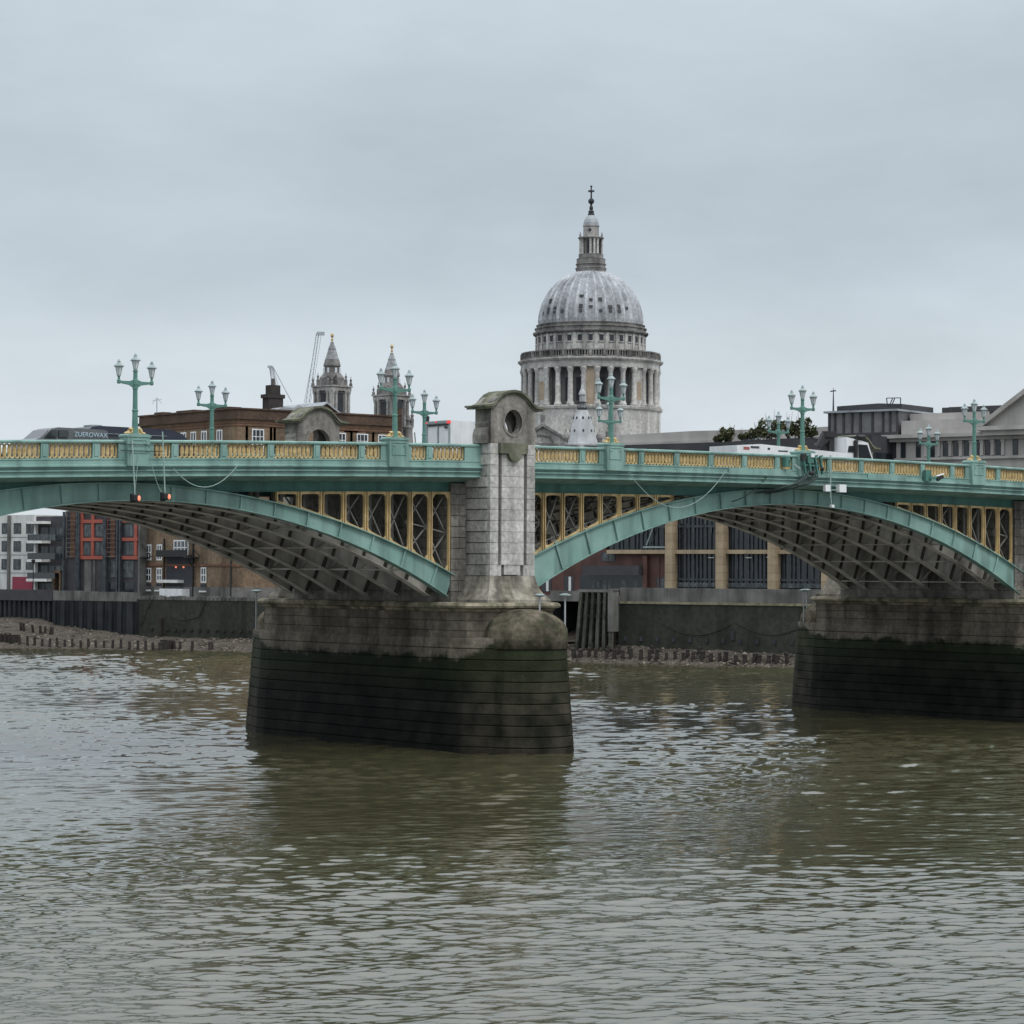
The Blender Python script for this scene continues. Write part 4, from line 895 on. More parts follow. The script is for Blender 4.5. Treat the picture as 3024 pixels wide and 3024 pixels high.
# ------------------------------------------------------------------ buildings on the north bank, left
def win(E_, x0, x1, z0, z1, frame, glass, y=0, bars=(1, 1), fw=.09, rec=.16, name='window'):
    """window set in a wall face at local y: frame bars proud of the glass"""
    b = MB(); b.ring_plate([(x0, z0), (x1, z0), (x1, z1), (x0, z1)], [(x0+fw, z0+fw), (x1-fw, z0+fw), (x1-fw, z1-fw), (x0+fw, z1-fw)], y-.03, y+.05)
    for k in range(bars[0]): x = x0+(x1-x0)*(k+1)/(bars[0]+1); b.box(x-fw*.3, x+fw*.3, y-.02, y+.04, z0+fw, z1-fw)
    for k in range(bars[1]): z = z0+(z1-z0)*(k+1)/(bars[1]+1); b.box(x0+fw, x1-fw, y-.015, y+.035, z-fw*.3, z+fw*.3)
    o = b.build(name, frame, E_)
    b = MB(); b.box(x0+.01, x1-.01, y-.008, y+.03, z0+.01, z1-.01); b.build('pane', glass, o); return o
# white rendered block
E_ = bank_thing('white_apartment_block', -151.6, 5, 'white rendered apartment block with small square windows and a dark downpipe', 'apartment block', 8)
b = MB(); b.box(-22, .1, 0, 14, 0, 10.6); b.build('wall', M['render'], E_)
for r_, zc in enumerate((8.93, 6.7, 4.45)):
    for i, x in enumerate((-2.9, -.65, -5.05, -7.3, -9.6, -11.9)):
        win(E_, x-.66, x+.66, zc-.66, zc+.66, M['mull'], M['pglass2'], -.02, (0, 0), .12)
b = MB(); b.box(-3.7, -.1, -.05, .05, .2, 2.9); b.build('maroon_shutter', M['mauve'], E_)
b = MB(); b.box(-4.5, -4.1, -.25, .0, 0, 10.55); b.build('downpipe', M['conc'], E_)
for z in (3.35, 5.6, 7.8): 
    b = MB(); b.box(-22, .1, -.03, .0, z, z+.05); b.build('joint_line', M['conc'], E_)
# balcony block
E_ = bank_thing('balcony_block', -151.5, 5, 'dark apartment front with stacked balconies edged in white', 'apartment block', 8.3)
b = MB(); b.box(0.02, 5.6, 0, 14, 0, 10.4); b.build('wall', M['charcoal'], E_)
for z in (2.35, 4.75, 7.05, 9.45):
    b = MB(); b.box(-.1, 2.6+(z < 3)*.9, -1.5, .0, z, z+.33); b.build('balcony_slab', M['slab'], E_)
    if z < 9:
        b = MB(); b.box(.05, 4.9, -1.45, -1.4, z+.34, z+1.1); b.build('balcony_rail', M['vglass'] if z < 7 else M['pglass2'], E_)
        for x0, x1 in ((.8, 2.2), (2.4, 3.4), (3.5, 5.3)): win(E_, x0, x1, z+.4, z+2.0, M['mull'], M['pglass2'] if x0 > 3 else M['pglass'], -.02, (1, 0), .08)
    b = MB(); b.box(.15, .45, -.5, -.05, z-1.8, z-.05); b.build('white_pillar', M['slab'], E_)
win(E_, .8, 3.6, .9, 2.2, M['mull'], M['pglass2'], -.02, (2, 0), .08)
b = MB(); b.box(3.9, 4.0, -.8, 0, 0, 3.6); b.box(5.0, 5.1, -.8, 0, 0, 3.6); b.box(3.9, 5.1, -.8, .0, 3.4, 3.75); b.build('brick_porch', M['brick'], E_)
# red panel block
E_ = bank_thing('red_panel_block', -146.0, 5, 'dark apartment block with orange red window surrounds and black columns', 'apartment block', 8)
b = MB(); b.box(0, 12.5, .0, 14, 0, 11); b.build('wall', M['charcoal'], E_)
for x0, x1 in ((2.75, 6.9), (9.9, 12.5)):
    for z in (5.1, 7.3, 9.5, 10.9): 
        b = MB(); b.box(x0, x1, -.22, -.01, z, z+.42); b.build('red_panel', M['orangered'], E_)
    for x in ((x0, (x0+x1)/2-.2, x1-.02) if x0 < 5 else (11.9,)):
        b = MB(); b.box(x, x+.45, -.2, -.01, 5.55, 10.9); b.build('red_panel', M['orangered'], E_)
for x0, x1 in ((2.95, 4.5), (5.2, 6.75), (10.0, 11.8)):
    for z in (5.6, 7.8): win(E_, x0, x1, z, z+1.65, M['mull'], M['pglass2'], -.04, (1, 0), .1)
for xc in (1.35, 8.2):
    b = MB(); b.box(xc-.4, xc+.4, -.1, -.01, 5.3, 10.8); b.build('pink_strip', M['brick_r'], E_)
    b = MB()
    for z in np.arange(5.4, 10.9, .55): b.box(xc-.85, xc+.85, -.32, -.26, z, z+.07)
    b.box(xc-.9, xc-.84, -.34, -.24, 5.2, 10.8); b.box(xc+.84, xc+.9, -.34, -.24, 5.2, 10.8); b.build('louvre_rail', M['conc'], E_)
for x in (.12, 2.4, 2.7, 7.05, 7.3, 9.3, 9.75):
    b = MB(); b.box(x-.12, x+.12, -.5, -.25, 0, 10.9); b.build('column', M['mull'], E_)
b = MB(); b.box(3.4, 4.6, -.06, -.005, .6, 5); b.box(4.9, 5.3, -.1, -.005, .6, 5); b.build('pale_entrance_wall', M['conc'], E_)
for x0 in (7.5, 9.95): win(E_, x0, x0+1.8, 2.9, 4.95, M['mull'], M['pglass2'], -.04, (2, 0), .06); win(E_, x0, x0+1.9, 1.1, 2.4, M['mull'], M['pglass'], -.04, (1, 0), .06)
b = MB(); b.box(12.5, 12.75, -.1, 6, 0, 12); b.build('party_wall', M['conc'], E_)
# brick warehouse: river front faces -x, long side faces -y; its corner towards the bridge
KX, KY = 97.7, 144.45
E_ = empty('brick_warehouse', (KX, KY, 5), 'brown brick warehouse with white windows, dark parapet, chimney and gabled roof', 'warehouse')
def wx(E_, y0, y1, z0, z1, frame, glass, bars=(1, 1), fw=.16, name='window'):
    b = MB(); b.ring_plate([(y0, z0), (y1, z0), (y1, z1), (y0, z1)], [(y0+fw, z0+fw), (y1-fw, z0+fw), (y1-fw, z1-fw), (y0+fw, z1-fw)], -.04, .06, 'x')
    for k in range(bars[0]): y = y0+(y1-y0)*(k+1)/(bars[0]+1); b.box(-.035, .05, y-fw*.5, y+fw*.5, z0+fw, z1-fw)
    for k in range(bars[1]): z = z0+(z1-z0)*(k+1)/(bars[1]+1); b.box(-.03, .045, y0+fw, y1-fw, z-fw*.4, z+fw*.4)
    o = b.build(name, frame, E_); b = MB(); b.box(-.012, .03, y0+.01, y1-.01, z0+.01, z1-.01); b.build('pane', glass, o)
TOPZ = 22.45
b = MB(); b.prism([(.9, 0), (21.9, 0), (21.9, 21.6), (0, 21.6), (0, .9), (.26, .26)], 0, TOPZ-1.21, 'z'); b.build('wall', M['brick'], E_)
def hoop(e, z0, z1): return [(.9, -e), (21.9+e, -e), (21.9+e, 21.6+e), (-e, 21.6+e), (-e, .9), (.26-e*.7, .26-e*.7)], z0, z1, 'z'
b = MB()
for e, z0, z1 in ((.2, -1.2, -.95), (.1, -.95, -.18), (.24, -.18, 0)): b.prism(*hoop(e, TOPZ+z0, TOPZ+z1))
b.prism(*hoop(.3, TOPZ-1.3, TOPZ-1.2)); b.box(-.2, 2, 2.2, 4.4, TOPZ, TOPZ+.22); b.box(-.2, 1, 9, 13, TOPZ, TOPZ+.16); b.box(-.2, 1, 16, 18, TOPZ, TOPZ+.2); b.build('parapet_band', M['brick_d'], E_)
for e, z0, z1 in ((.07, TOPZ-1.75, TOPZ-1.6), (.1, TOPZ-2.05, TOPZ-1.9), (.12, 4.3, 4.55)): b = MB(); b.prism(*hoop(e, z0, z1)); b.build('string_course', M['brick_r'], E_)
b = MB(); b.prism(*hoop(.08, 0, 1.9)); b.build('base_course', M['conc'], E_)
for y in (19.4, 17.0, 13.9, 11.6, 9.4, 7.05, 3.7): 
    wx(E_, y-.62, y+.62, TOPZ-4.9, TOPZ-2.4, M['white'], M['pglass'])
for y in (19.3, 16.85): wx(E_, y-.6, y+.6, 5.0, 6.9, M['white'], M['pglass2'])
for y, z0, z1 in ((19.3, 2.4, 4.1), (16.85, 2.4, 4.1), (6.9, 2.4, 4.2)): wx(E_, y-.6, y+.6, z0, z1, M['white'], M['pglass'])
for y in (19.3, 16.85, 6.9):
    b = MB(); b.box(-.03, .03, y-.65, y+.65, 1.5, 2.25); b.build('basement_opening', M['cdark'], E_)
    b = MB(); b.box(-.2, .02, y-.75, y+.75, 1.3, 1.48); b.build('sill', M['slab'], E_)
b = MB(); b.box(-.05, .05, 9.3, 15.2, .9, 5.4); b.build('loading_bay', M['cdark'], E_)
b = MB(); b.box(-1.2, .0, 9.8, 14.8, .0, 1.65); b.build('white_tarpaulin', M['white'], E_)
b = MB(); b.box(-.9, .0, 11.2, 15.8, 2.35, 2.7); b.build('canopy', M['slab'], E_)
b = MB(); b.box(-1.1, .0, 9.0, 15.8, 5.4, 5.6); b.box(-1.1, -1.05, 9.0, 15.8, 5.6, 6.2); b.build('iron_balcony', M['black'], E_)
wx(E_, 10.3, 13.6, 5.6, 7.4, M['white'], M['pglass2'], (3, 1))
for y in (11.2, 12.9):
    b = MB(); b.blob((-.1, y, 4.2), .1, .16, .12); b.build('red_lamp', M['redglow'], E_)
b = MB()
for y in (15.6, 9.1, .9): b.tube([(-.12, y, .1), (-.12, y, 7.6)], .1, 6)
b.build('drainpipe', M['black'], E_)
for y in (18.6, 7.6):
    b = MB(); b.bar((-.1, y, 5.4), (-1.1, y+1.2, 7.4), .08); b.bar((-.1, y+1.8, 4.4), (-1.2, y+1.2, 5.4), .08); b.bar((-1.1, y+1.2, 5.3), (-1.1, y+1.2, 7.5), .07); b.box(-1.2, 0, y+.3, y+1.9, 5.3, 5.4); b.build('hoist_bracket', M['black'], E_)
# long side
for x in (2.83, 8.6, 14.3, 17.5, 20.6): win(E_, x-.82, x+.82, TOPZ-5.0, TOPZ-2.35, M['white'], M['pglass'], -.03, (2, 2), .13)
b = MB()
for x in (1.3, 4.6, 5.1, 12.4, 15.9, 19.05): b.box(x-.12, x+.12, -.12, .02, 6, TOPZ-2.1)
for x in (15.9, 19.05): b.box(x-1, x+1, -.1, .02, TOPZ-2.2, TOPZ-2.06); b.build('pilaster', M['brick_d'], E_)
b = MB(); b.prism([(12.5, TOPZ+.15), (14.3, TOPZ+1.25), (16.1, TOPZ+.15)], 3, 9); b.build('gable', M['brick_d'], E_)
b = MB(); b.prism([(12.2, TOPZ+.15), (14.3, TOPZ+1.42), (16.4, TOPZ+.15), (16.1, TOPZ+.12), (14.3, TOPZ+1.22), (12.5, TOPZ+.12)], 2.7, 9.2); b.prism([(6.5, TOPZ-.2), (19.5, TOPZ-.2), (18.0, TOPZ+.22), (13, TOPZ+.62), (8.5, TOPZ+.55)], 3.4, 15); b.prism([(9.9, TOPZ+.5), (10.8, TOPZ+.95), (11.7, TOPZ+.5)], 3.5, 7); b.build('roof', M['lead'], E_)
b = MB(); b.box(8.0, 10.0, 5.6, 7, TOPZ-.5, TOPZ+1.9); b.box(7.8, 10.2, 5.5, 7.1, TOPZ+1.75, TOPZ+2.2); b.box(8.35, 9.65, 5.7, 6.9, TOPZ+2.2, TOPZ+3.3); b.build('chimney', M['soot'], E_)
b = MB(); b.lathe([(.26, TOPZ+3.3), (.22, TOPZ+4.1)], 9.0, 6.3, 8); b.build('chimney_pot', M['conc'], E_)
E_ = empty('aerial_mast', (KX+3.5, KY+23.6, 20), 'thin pale aerial mast behind the left end of the brick warehouse', 'aerial')
b = MB(); b.tube([(0, 0, 0), (0, 0, 9.9)], .06, 5); b.bar((-.5, .3, 9.5), (.5, -.3, 9.7), .05); b.bar((-.45, .3, 9.1), (-.1, .1, 9.8), .05); b.bar((.45, -.3, 9.2), (.1, 0, 9.8), .05); b.build('mast', M['crane'], E_)
# promenade lamp and kiosk at the far left
E_ = bank_thing('globe_lamp', -158.2, 5.0, 'white globe lamp on a dark post at the left edge below the bridge', 'street lamp', 2)
b = MB(); b.tube([(0, 0, 0), (0, 0, 4.3)], .08, 6); b.build('post', M['black'], E_)
b = MB(); b.blob((0, 0, 4.55), .3, .3, .3, 10, 8); b.build('globe', M['whiteplast'], E_)
E_ = bank_thing('kiosk', -157.4, 5.0, 'small dark kiosk with steep pale edged roof at the left edge', 'kiosk', 3)
b = MB(); b.box(-.8, .8, -.7, .7, 0, 1.9); b.build('wall', M['navy'], E_)
b = MB(); b.prism([(-.95, 1.9), (.95, 1.9), (0, 3.5)], -.8, .8); b.build('roof', M['conc'], E_)
E_ = bank_thing('street_lamp', -145.2, 5.0, 'slim dark riverside lamp post in front of the maroon shutter', 'street lamp', 2)
b = MB(); b.tube([(0, 0, 0), (0, 0, 4.6)], .06, 6); b.build('post', M['black'], E_)
b = MB(); b.lathe([(.08, 4.5), (.25, 4.9), (.28, 4.95), (.02, 5.15)], 0, 0, 8); b.build('lantern', M['black'], E_)
# ------------------------------------------------------------------ right bank
E_ = bank_thing('red_granite_building', -78, 5.5, 'red granite riverside building with deep dark windows behind the turret foot', 'office building', 8.6)
b = MB(); b.box(0, 20.3, 0, 14, 0, 5.7); b.box(0, 11.4, 0.3, 14, 5.7, 8.5); b.build('wall', M['granite_r'], E_)
b = MB(); b.box(9.4, 16.4, -1.1, -.01, 3.1, 4.1); b.build('dark_canopy', M['charcoal'], E_)
b = MB(); b.box(8.3, 16.3, -.02, .06, 1.2, 3.1); b.build('recess', M['pglass'], E_)
b = MB()
for x in (9.9, 11.3, 13.6, 14.9): b = MB(); b.box(x, x+random.uniform(.6, 1.2), -.05, -.021, 1.5+random.random()*.3, 2.6); b.build('pale_blind', M['pglass2'], E_)
for x in (3.4, 6.3): 
    win(E_, x, x+1.25, 1.3, 2.95, M['charcoal'], M['pglass'], -.02, (0, 0), .08); b = MB(); b.box(x+.6, x+.9, -.06, -.03, 1.35, 2.9); b.build('pale_blind', M['slab'], E_)
win(E_, 11.0, 12.8, 4.5, 5.5, M['charcoal'], M['pglass2'], -.02, (1, 0), .1)
b = MB(); b.box(16.5, 17.0, -.5, -.01, 0, 5.1); b.box(18.2, 18.3, -.1, -.01, .5, 5); b.build('pier_strip', M['granite_r'], E_)
win(E_, 17.9, 19.3, 1.3, 2.9, M['charcoal'], M['pglass2'], -.02, (0, 0), .1)
E_ = bank_thing('glass_office', -66.5, 5.5, 'dark glass office building with tall tan stone columns facing the river', 'office building', 8)
b = MB(); b.box(8.2, 27.3, .6, 40, 0, 15.6); b.box(.5, 8.2, .62, 40, 5.5, 15.6); b.build('glass_front', M['pglass'], E_)
b = MB(); b.box(.4, 27.3, .5, 44, 15.6, 16.6); b.prism([(.5, 16.6), (27.3, 16.6), (27.3, 17.3), (14, 17.2), (.5, 16.7)], 8, 44); b.build('roof', M['roofdark'], E_)
for k in range(4):
    x = 8.55+k*6.05; b = MB(); z = 1.8
    while z < 15.0: b.box(x-.45, x+.45, -.5, .55, z+.01, z+.79); z += .8
    b.build('stone_column', M['tan'], E_)
b = MB()
b.box(.6, 27.3, -.05, .5, 5.32, 5.72); b.build('stone_band', M['tan'], E_)
b = MB()
x = 1.0
while x < 27:
    b.box(x-.05, x+.05, .45, .62, (1.0 if x > 8 else 5.8), 15.5); x += random.choice((.45, .55, .75))

for z in (2.6, 8.0, 10.6, 13.2): b.box(.6 if z > 6 else 8.3, 27.2, .4, .6, z, z+.22)
b.build('mullions', M['mull'], E_)
b = MB()
for k in range(3): x = 9.2+k*6.05; b.box(x, x+4.75, .2, .3, 1.95, 2.4)
b.build('glass_balustrade', M['pglass2'], E_)
b = MB()
for x, z in ((12.8, 4.9), (17.2, 4.9), (19.6, 4.95), (24.5, 4.9)): b.box(x, x+.7, .25, .4, z, z+.07)
b.build('strip_light', M['slab'], E_)
b = MB(); b.bar((5.4, .2, 6.2), (7.0, .2, 9.8), .1); b.bar((5.0, .2, 6.0), (8, .2, 6.0), .16); b.build('gantry_arm', M['lampmetal'], E_)
b = MB(); random.seed(3)
for k in range(60): x = random.uniform(1, 30); z = random.choice((7.4, 7.9, 8.4, 10.2)); b.box(x, x+random.uniform(.08, .3), .42, .44, z, z+random.uniform(.3, 1.0))
b.build('pale_glass_slip', M['pglass2'], E_)  # pale slips scattered across the office glass front
# grey stepped stone building behind the dark roof
E_ = bank_thing('stone_faced_block', -82, 6, 'long low grey stone building with stepped parapet below the cathedral', 'office building', 34)
b = MB(); b.box(0, 38, 0, 15, 0, 17.6); b.box(0, 38, -.2, 0.0, 16.4, 16.7); b.prism([(0, 17.6), (38, 17.6), (38, 19.3), (24, 18.9), (10, 19.0), (0, 18.8)], 0.3, 14); b.box(0, 38, .0, .28, 17.62, 17.9); b.build('wall', M['pstone'], E_)
b = MB()
for k in range(18): b.box(1+k*2.05, 2+k*2.05, -.02, .02, 14.2, 15.8)
b.build('window', M['pglass'], E_)
# roof shrubs
def shrub(s, o, z, h, wd, lab, dens=420, col='leaf', twig=3):
    E_ = bank_thing('roof_shrub', s, z, lab, 'shrub', o, 'shrubs in the roof garden')
    b = MB()
    for k in range(5): b.tube([(0, 0, -.3), (random.uniform(-.4, .4)*wd, random.uniform(-.3, .3)*wd, h*.6)], [.06, .025], 4)
    for k in range(twig): x = random.uniform(-.5, .5)*wd; b.tube([(x*.5, 0, h*.4), (x, 0, h*random.uniform(1.05, 1.5))], [.035, .012], 4)
    b.build('trunk', M['bark'], E_)
    b = MB(); cl = [(random.uniform(-.4, .4)*wd, random.uniform(-.3, .3)*wd, random.uniform(.25, .8)*h) for _ in range(7)]
    for _ in range(dens):
        c = random.choice(cl); d = Vector((random.gauss(0, 1), random.gauss(0, 1), random.gauss(0, 1))).normalized()*random.random()**.4
        p = Vector(c)+Vector((d.x*wd*.25, d.y*wd*.25, d.z*h*.26)); q = Vector((random.gauss(0, 1), random.gauss(0, 1), random.gauss(0, 1))).normalized(); t = q.orthogonal().normalized(); l = random.uniform(.09, .2)
        b.add([p+t*l, p+q.cross(t)*l*.6, p-t*l, p-q.cross(t)*l*.6], [(0, 1, 2, 3)])
    b.build('crown', M[col], E_)
SH_K = 1.2
SH = [(-60.0, 22.9, .75, 1.0, 'low bushy shrub at the left end of the roof garden'), (-58.5, 22.9, 1.35, 1.5, 'rounded shrub standing alone on the dark roof left of the glass rooflight'), (-56.6, 23.0, .9, 1.1, 'sparse shrub beside the pale rooflight'),
      (-54.9, 23.1, 1.3, 1.6, 'twiggy shrub right of the pale rooflight'), (-53.3, 23.1, 1.9, 1.9, 'tallest dark shrub left of the far lamp lanterns'), (-51.2, 23.1, 1.6, 1.5, 'dark shrub between the two lamp posts, behind the far lantern'), (-49.9, 23.1, 1.85, 1.6, 'upright green shrub just left of the tall near lamp'), (-48.6, 23.1, 1.1, 1.2, 'low dark shrub right of the tall near lamp')]
for s, z, h, wd, lab in SH: shrub(s, 20, z-.2, h*SH_K, wd*1.15, lab, 650)
E_ = bank_thing('rooflight', -56.3, 22.4, 'pale glazed rooflight between the roof shrubs', 'rooflight', 21)
b = MB(); b.prism([(-.9, 0), (1.5, 0), (1.2, .5), (.2, .95), (-.3, .9)], -1, 1); b.build('glazing', M['lead'], E_)
b = MB(); b.box(-1.2, 1.6, -1.1, 1.1, -.25, .0); b.build('kerb', M['slab'], E_)
# dark glazed rooftop pavilion
E_ = bank_thing('rooftop_pavilion', -46.4, 20, 'dark glazed rooftop pavilion with flat overhanging roof', 'pavilion', 20)
b = MB(); b.box(0, 8.0, 0, 9, 3.3, 5.4); b.build('glazing', M['pavglass'], E_)
b = MB()
for x in (.08, .75, 1.75, 2.75, 3.7, 5.1, 6.3, 7.1, 7.92): b.box(x-.11, x+.11, -.12, .1, 3.2, 5.42)
b.box(-.05, 8.05, -.15, 9.1, 2.75, 3.3); b.box(.3, 8.0, .3, 9, -.5, 2.75); b.build('dark_frame', M['charcoal'], E_)
b = MB(); b.box(-.35, 8.2, -.5, 9.3, 5.42, 5.62); b.build('roof', M['lead'], E_)
b = MB(); b.box(.4, 7.9, 1, 8, 5.62, 6.2); b.prism([(.4, 6.2), (7.9, 6.2), (5.2, 6.35)], 1, 8); b.build('roof_plant_room', M['roofdark'], E_)
b = MB(); ro = [(4.3+1.25*math.cos(t), .35+2.3*math.sin(t)) for t in np.linspace(0, PI, 14)]; ri = [(4.3+1.02*math.cos(t), .35+2.05*math.sin(t)) for t in np.linspace(0, PI, 14)]; b.prism(ro+ri[::-1], -.12, .25); b.build('brick_arch', M['conc'], E_)
b = MB(); b.prism([(4.3+1.0*math.cos(t), .35+2.03*math.sin(t)) for t in np.linspace(0, PI, 14)], .2, .28); b.build('arch_infill', M['brick'], E_)
E_ = bank_thing('weather_vane', -46.2, 25.6, 'thin dark pole with arrow vane on the pavilion roof corner', 'weather vane', 20.6)
b = MB(); b.tube([(0, 0, 0), (0, 0, 2.3)], [.1, .04], 6); b.bar((-.35, 0, 2.15), (.3, 0, 2.2), .06, .12); b.bar((0, 0, 2.2), (0, 0, 2.5), .04); b.build('pole', M['charcoal'], E_)
E_ = bank_thing('roof_frame', -39.4, 26.1, 'open metal frame with slanted bars standing on the pavilion roof', 'metal frame', 21)
b = MB()
for a, c in (((-.75, 0), (-.85, .75)), ((.75, -.1), (.75, .72)), ((-.85, .75), (.75, .72)), ((-.75, .05), (.75, -.05)), ((-.5, 0), (-.15, .72)), ((-.25, 0), (.1, .72))): b.bar((a[0], 0, a[1]), (c[0], 0, c[1]), .08)
b.build('frame', M['mull'], E_)
# pedimented stone building at the right
E_ = bank_thing('pedimented_building', -39.0, 14, 'grey stone classical building with pilasters, cornice and pediment at the right', 'office building', 20)
b = MB(); b.box(0.4, 45, 0, 30, 0, 8.6); b.box(.9, 12, .1, 22, 8.95, 10.4); b.box(.9, 9.5, 2, 12, 10.4, 11.2); b.build('wall', M['pstone'], E_)
b = MB(); b.prism([(-.5, 8.6), (30, 8.6), (30, 8.95), (-.9, 8.95)], -.9, .0); b.box(-.4, 30, -.45, 0, 8.25, 8.6); b.box(1.9, 11.0, -.3, .0, 8.96, 9.5); b.build('cornice', M['pstone'], E_)
b = MB(); b.box(4, 12, 3, 20, 11.0, 11.8); b.box(5, 12.5, 2.5, 3, 11.2, 11.8); b.build('dark_roof', M['roofdark'], E_)
for i, x in enumerate((1.2, 2.9, 4.45, 5.9, 7.05, 8.2, 9.35, 10.5, 11.65, 13.5, 14.9, 16.3)):
    win(E_, x-.28, x+.28, 6.7 if i > 2 else 6.3, 8.2, M['charcoal'], M['pglass'], -.03, (0, 0), .05)
b = MB()
for x in (3.75, 5.2, 6.48, 7.63, 8.78, 9.93, 11.08, 12.2):
    b.box(x-.16, x+.16, -.2, -.0, 6.7, 8.24); b.box(x-.22, x+.22, -.26, 0, 8.0, 8.24)
b.build('pilaster', M['pstone'], E_)
b = MB(); b.box(0.3, 45, -.3, -.0, 6.35, 6.6); b.box(0.3, 45, -.2, 0, 5.0, 5.3); b.build('sill_band', M['pstone'], E_)
b = MB(); b.prism([(10.4, 9.5), (26.4, 9.5), (18.4, 14.9)], -1.0, .3); b.build('pediment', M['pstone'], E_)
b = MB()
b.prism([(9.9, 9.5), (10.6, 9.45), (18.4, 14.75), (26.2, 9.45), (26.9, 9.5), (18.4, 15.3)], -1.6, .3); b.box(9.9, 27, -1.6, 0, 9.1, 9.5); b.box(10.5, 26.4, -1.2, 0, 8.6, 9.1)
b.build('pediment_moulding', M['pstone'], E_)
b = MB(); b.tube([(13.6, 4, 11), (13.6, 4, 13.2)], .12, 6); b.build('flue', M['charcoal'], E_)
# ------------------------------------------------------------------ churches
E_ = empty('church_spire', (251.3, 264.6, 12), 'white trumpet shaped lead spire with round openings and lantern, before the cathedral', 'church')
b = MB(); pr = [(3.0, 20.9), (2.85, 21.4), (2.5, 22.4), (2.1, 23.9), (1.65, 25.6), (1.2, 26.7), (.95, 27.3)]
b.lathe(pr, 0, 0, 16, a0=.2, mod=lambda k, r, z: 1+.05*(k % 2)); b.lathe([(3.3, 20.5), (3.3, 20.85), (3.0, 20.95)], 0, 0, 16); b.build('spire', M['spire'], E_)
VA = math.atan2(-101.1-264.6, -59.1-251.3)
b = MB()
for z, r_, n in ((23.3, 2.22, 8), (25.75, 1.58, 8)):
    for k in range(n):
        a = VA+2*PI*k/n+.1; b.blob((r_*math.cos(a), r_*math.sin(a), z), .2, .2, .32, 8, 6)
b.build('round_opening', M['cdark'], E_)
b = MB(); b.lathe([(.66, 27.2), (1.0, 27.5), (1.0, 27.75), (.9, 27.76)], 0, 0, 12)
for k in range(12): a = 2*PI*k/12; b.bar((.95*math.cos(a), .95*math.sin(a), 27.75), (.95*math.cos(a), .95*math.sin(a), 28.8), .05)
b.lathe([(.98, 28.75), (.98, 28.85)], 0, 0, 12); b.build('gallery', M['charcoal'], E_)
b = MB(); b.lathe([(.55, 27.7), (.55, 30.1), (.75, 30.2), (.6, 30.7), (.35, 31.2), (.2, 31.9), (.12, 32.1)], 0, 0, 8); b.tube([(0, 0, 32), (0, 0, 34.4)], .05, 5); b.blob((0, 0, 32.9), .18, .18, .2); b.bar((-.35, .2, 33.9), (.35, -.2, 34.0), .06, .15); b.build('lantern', M['spire'], E_)
b = MB(); b.box(-2.6, 2.6, -2.6, 2.6, 0, 20.6); b.build('tower', M['pstone'], E_)
for dx, dy in ((-2.9, 1.3), (2.4, -2.2), (2.6, 2.6)):
    b = MB(); b.lathe([(.5, 20.6), (.3, 21.2), (.65, 22.0), (.55, 22.6), (.2, 23.2), (.1, 23.7)], dx, dy, 10); b.build('urn', M['cstone_d'], E_)
E_ = empty('church_pinnacles', (178.4, 220.6, 10), 'dark carved church tower top with pinnacles between two lamp posts', 'church', rz=-.66)
b = MB(); b.box(-2, 3.2, -1.5, 1.5, 0, 18.9); b.build('tower', M['pstone'], E_)
b = MB(); b.lathe([(.75, 18.9), (.7, 19.6), (.62, 21.0), (.72, 21.4), (.4, 21.7), (.28, 22.2), (.42, 22.6), (.2, 23.1), (.1, 23.3)], -.2, 0, 8); b.lathe([(.25, 21.4), (.3, 22.6), (.2, 23.0), (.3, 23.3), (.05, 23.7)], .35, .2, 6); b.blob((-1.0, 0, 21.4), .2, .2, .2); b.bar((-1.0, 0, 19), (-1.0, 0, 21.3), .14); b.bar((.9, 0, 19), (.75, 0, 20.6), .2); b.build('carved_pinnacle', M['cstone_d'], E_)
b = MB(); b.lathe([(.35, 18.9), (.3, 20.8), (.14, 21.2), (.14, 22), (.3, 22.5), (.35, 23.1), (.05, 23.3)], 2.75, 0, 6); b.build('small_pinnacle', M['cdark'], E_)
b = MB(); b.box(-2.2, -1.3, -1, 1, 18.9, 23.6); b.box(-2.3, -1.25, -1.1, 1.1, 23.2, 24.2); b.build('brick_stack', M['brick_d'], E_)
# ------------------------------------------------------------------ the domed cathedral
CZ = empty('domed_cathedral', (434.3, 476.5, 14), 'pale domed cathedral with colonnaded drum, lantern, cross and two bell towers', 'cathedral', rz=math.radians(-40.5))
Z = lambda z: z-14
A0 = -PI/2
b = MB(); b.lathe([(21.0, Z(20)), (21.0, Z(56.1)), (21.5, Z(56.3)), (21.7, Z(57.0)), (21.0, Z(57.2))], 0, 0, 64); b.build('drum_base', M['cstone'], CZ)
b = MB(); b.lathe([(17.4, Z(57)), (17.4, Z(69))], 0, 0, 64); b.build('drum_wall', M['cwall'], CZ)
for k in range(32):
    a = A0+(k+.5)*2*PI/32
    if math.cos(a-A0) < -.15: continue
    b = MB(); x, y = 20.1*math.cos(a), 20.1*math.sin(a)
    b.lathe([(1.15, Z(57.1)), (1.15, Z(57.8)), (.95, Z(58.0)), (.95, Z(58.2)), (.8, Z(58.5)), (.78, Z(62)), (.70, Z(66.6)), (.72, Z(66.8)), (1.05, Z(67.9)), (1.15, Z(68.2)), (1.0, Z(68.4))], x, y, 12); b.build('column', M['cstone'], CZ, smooth=True)
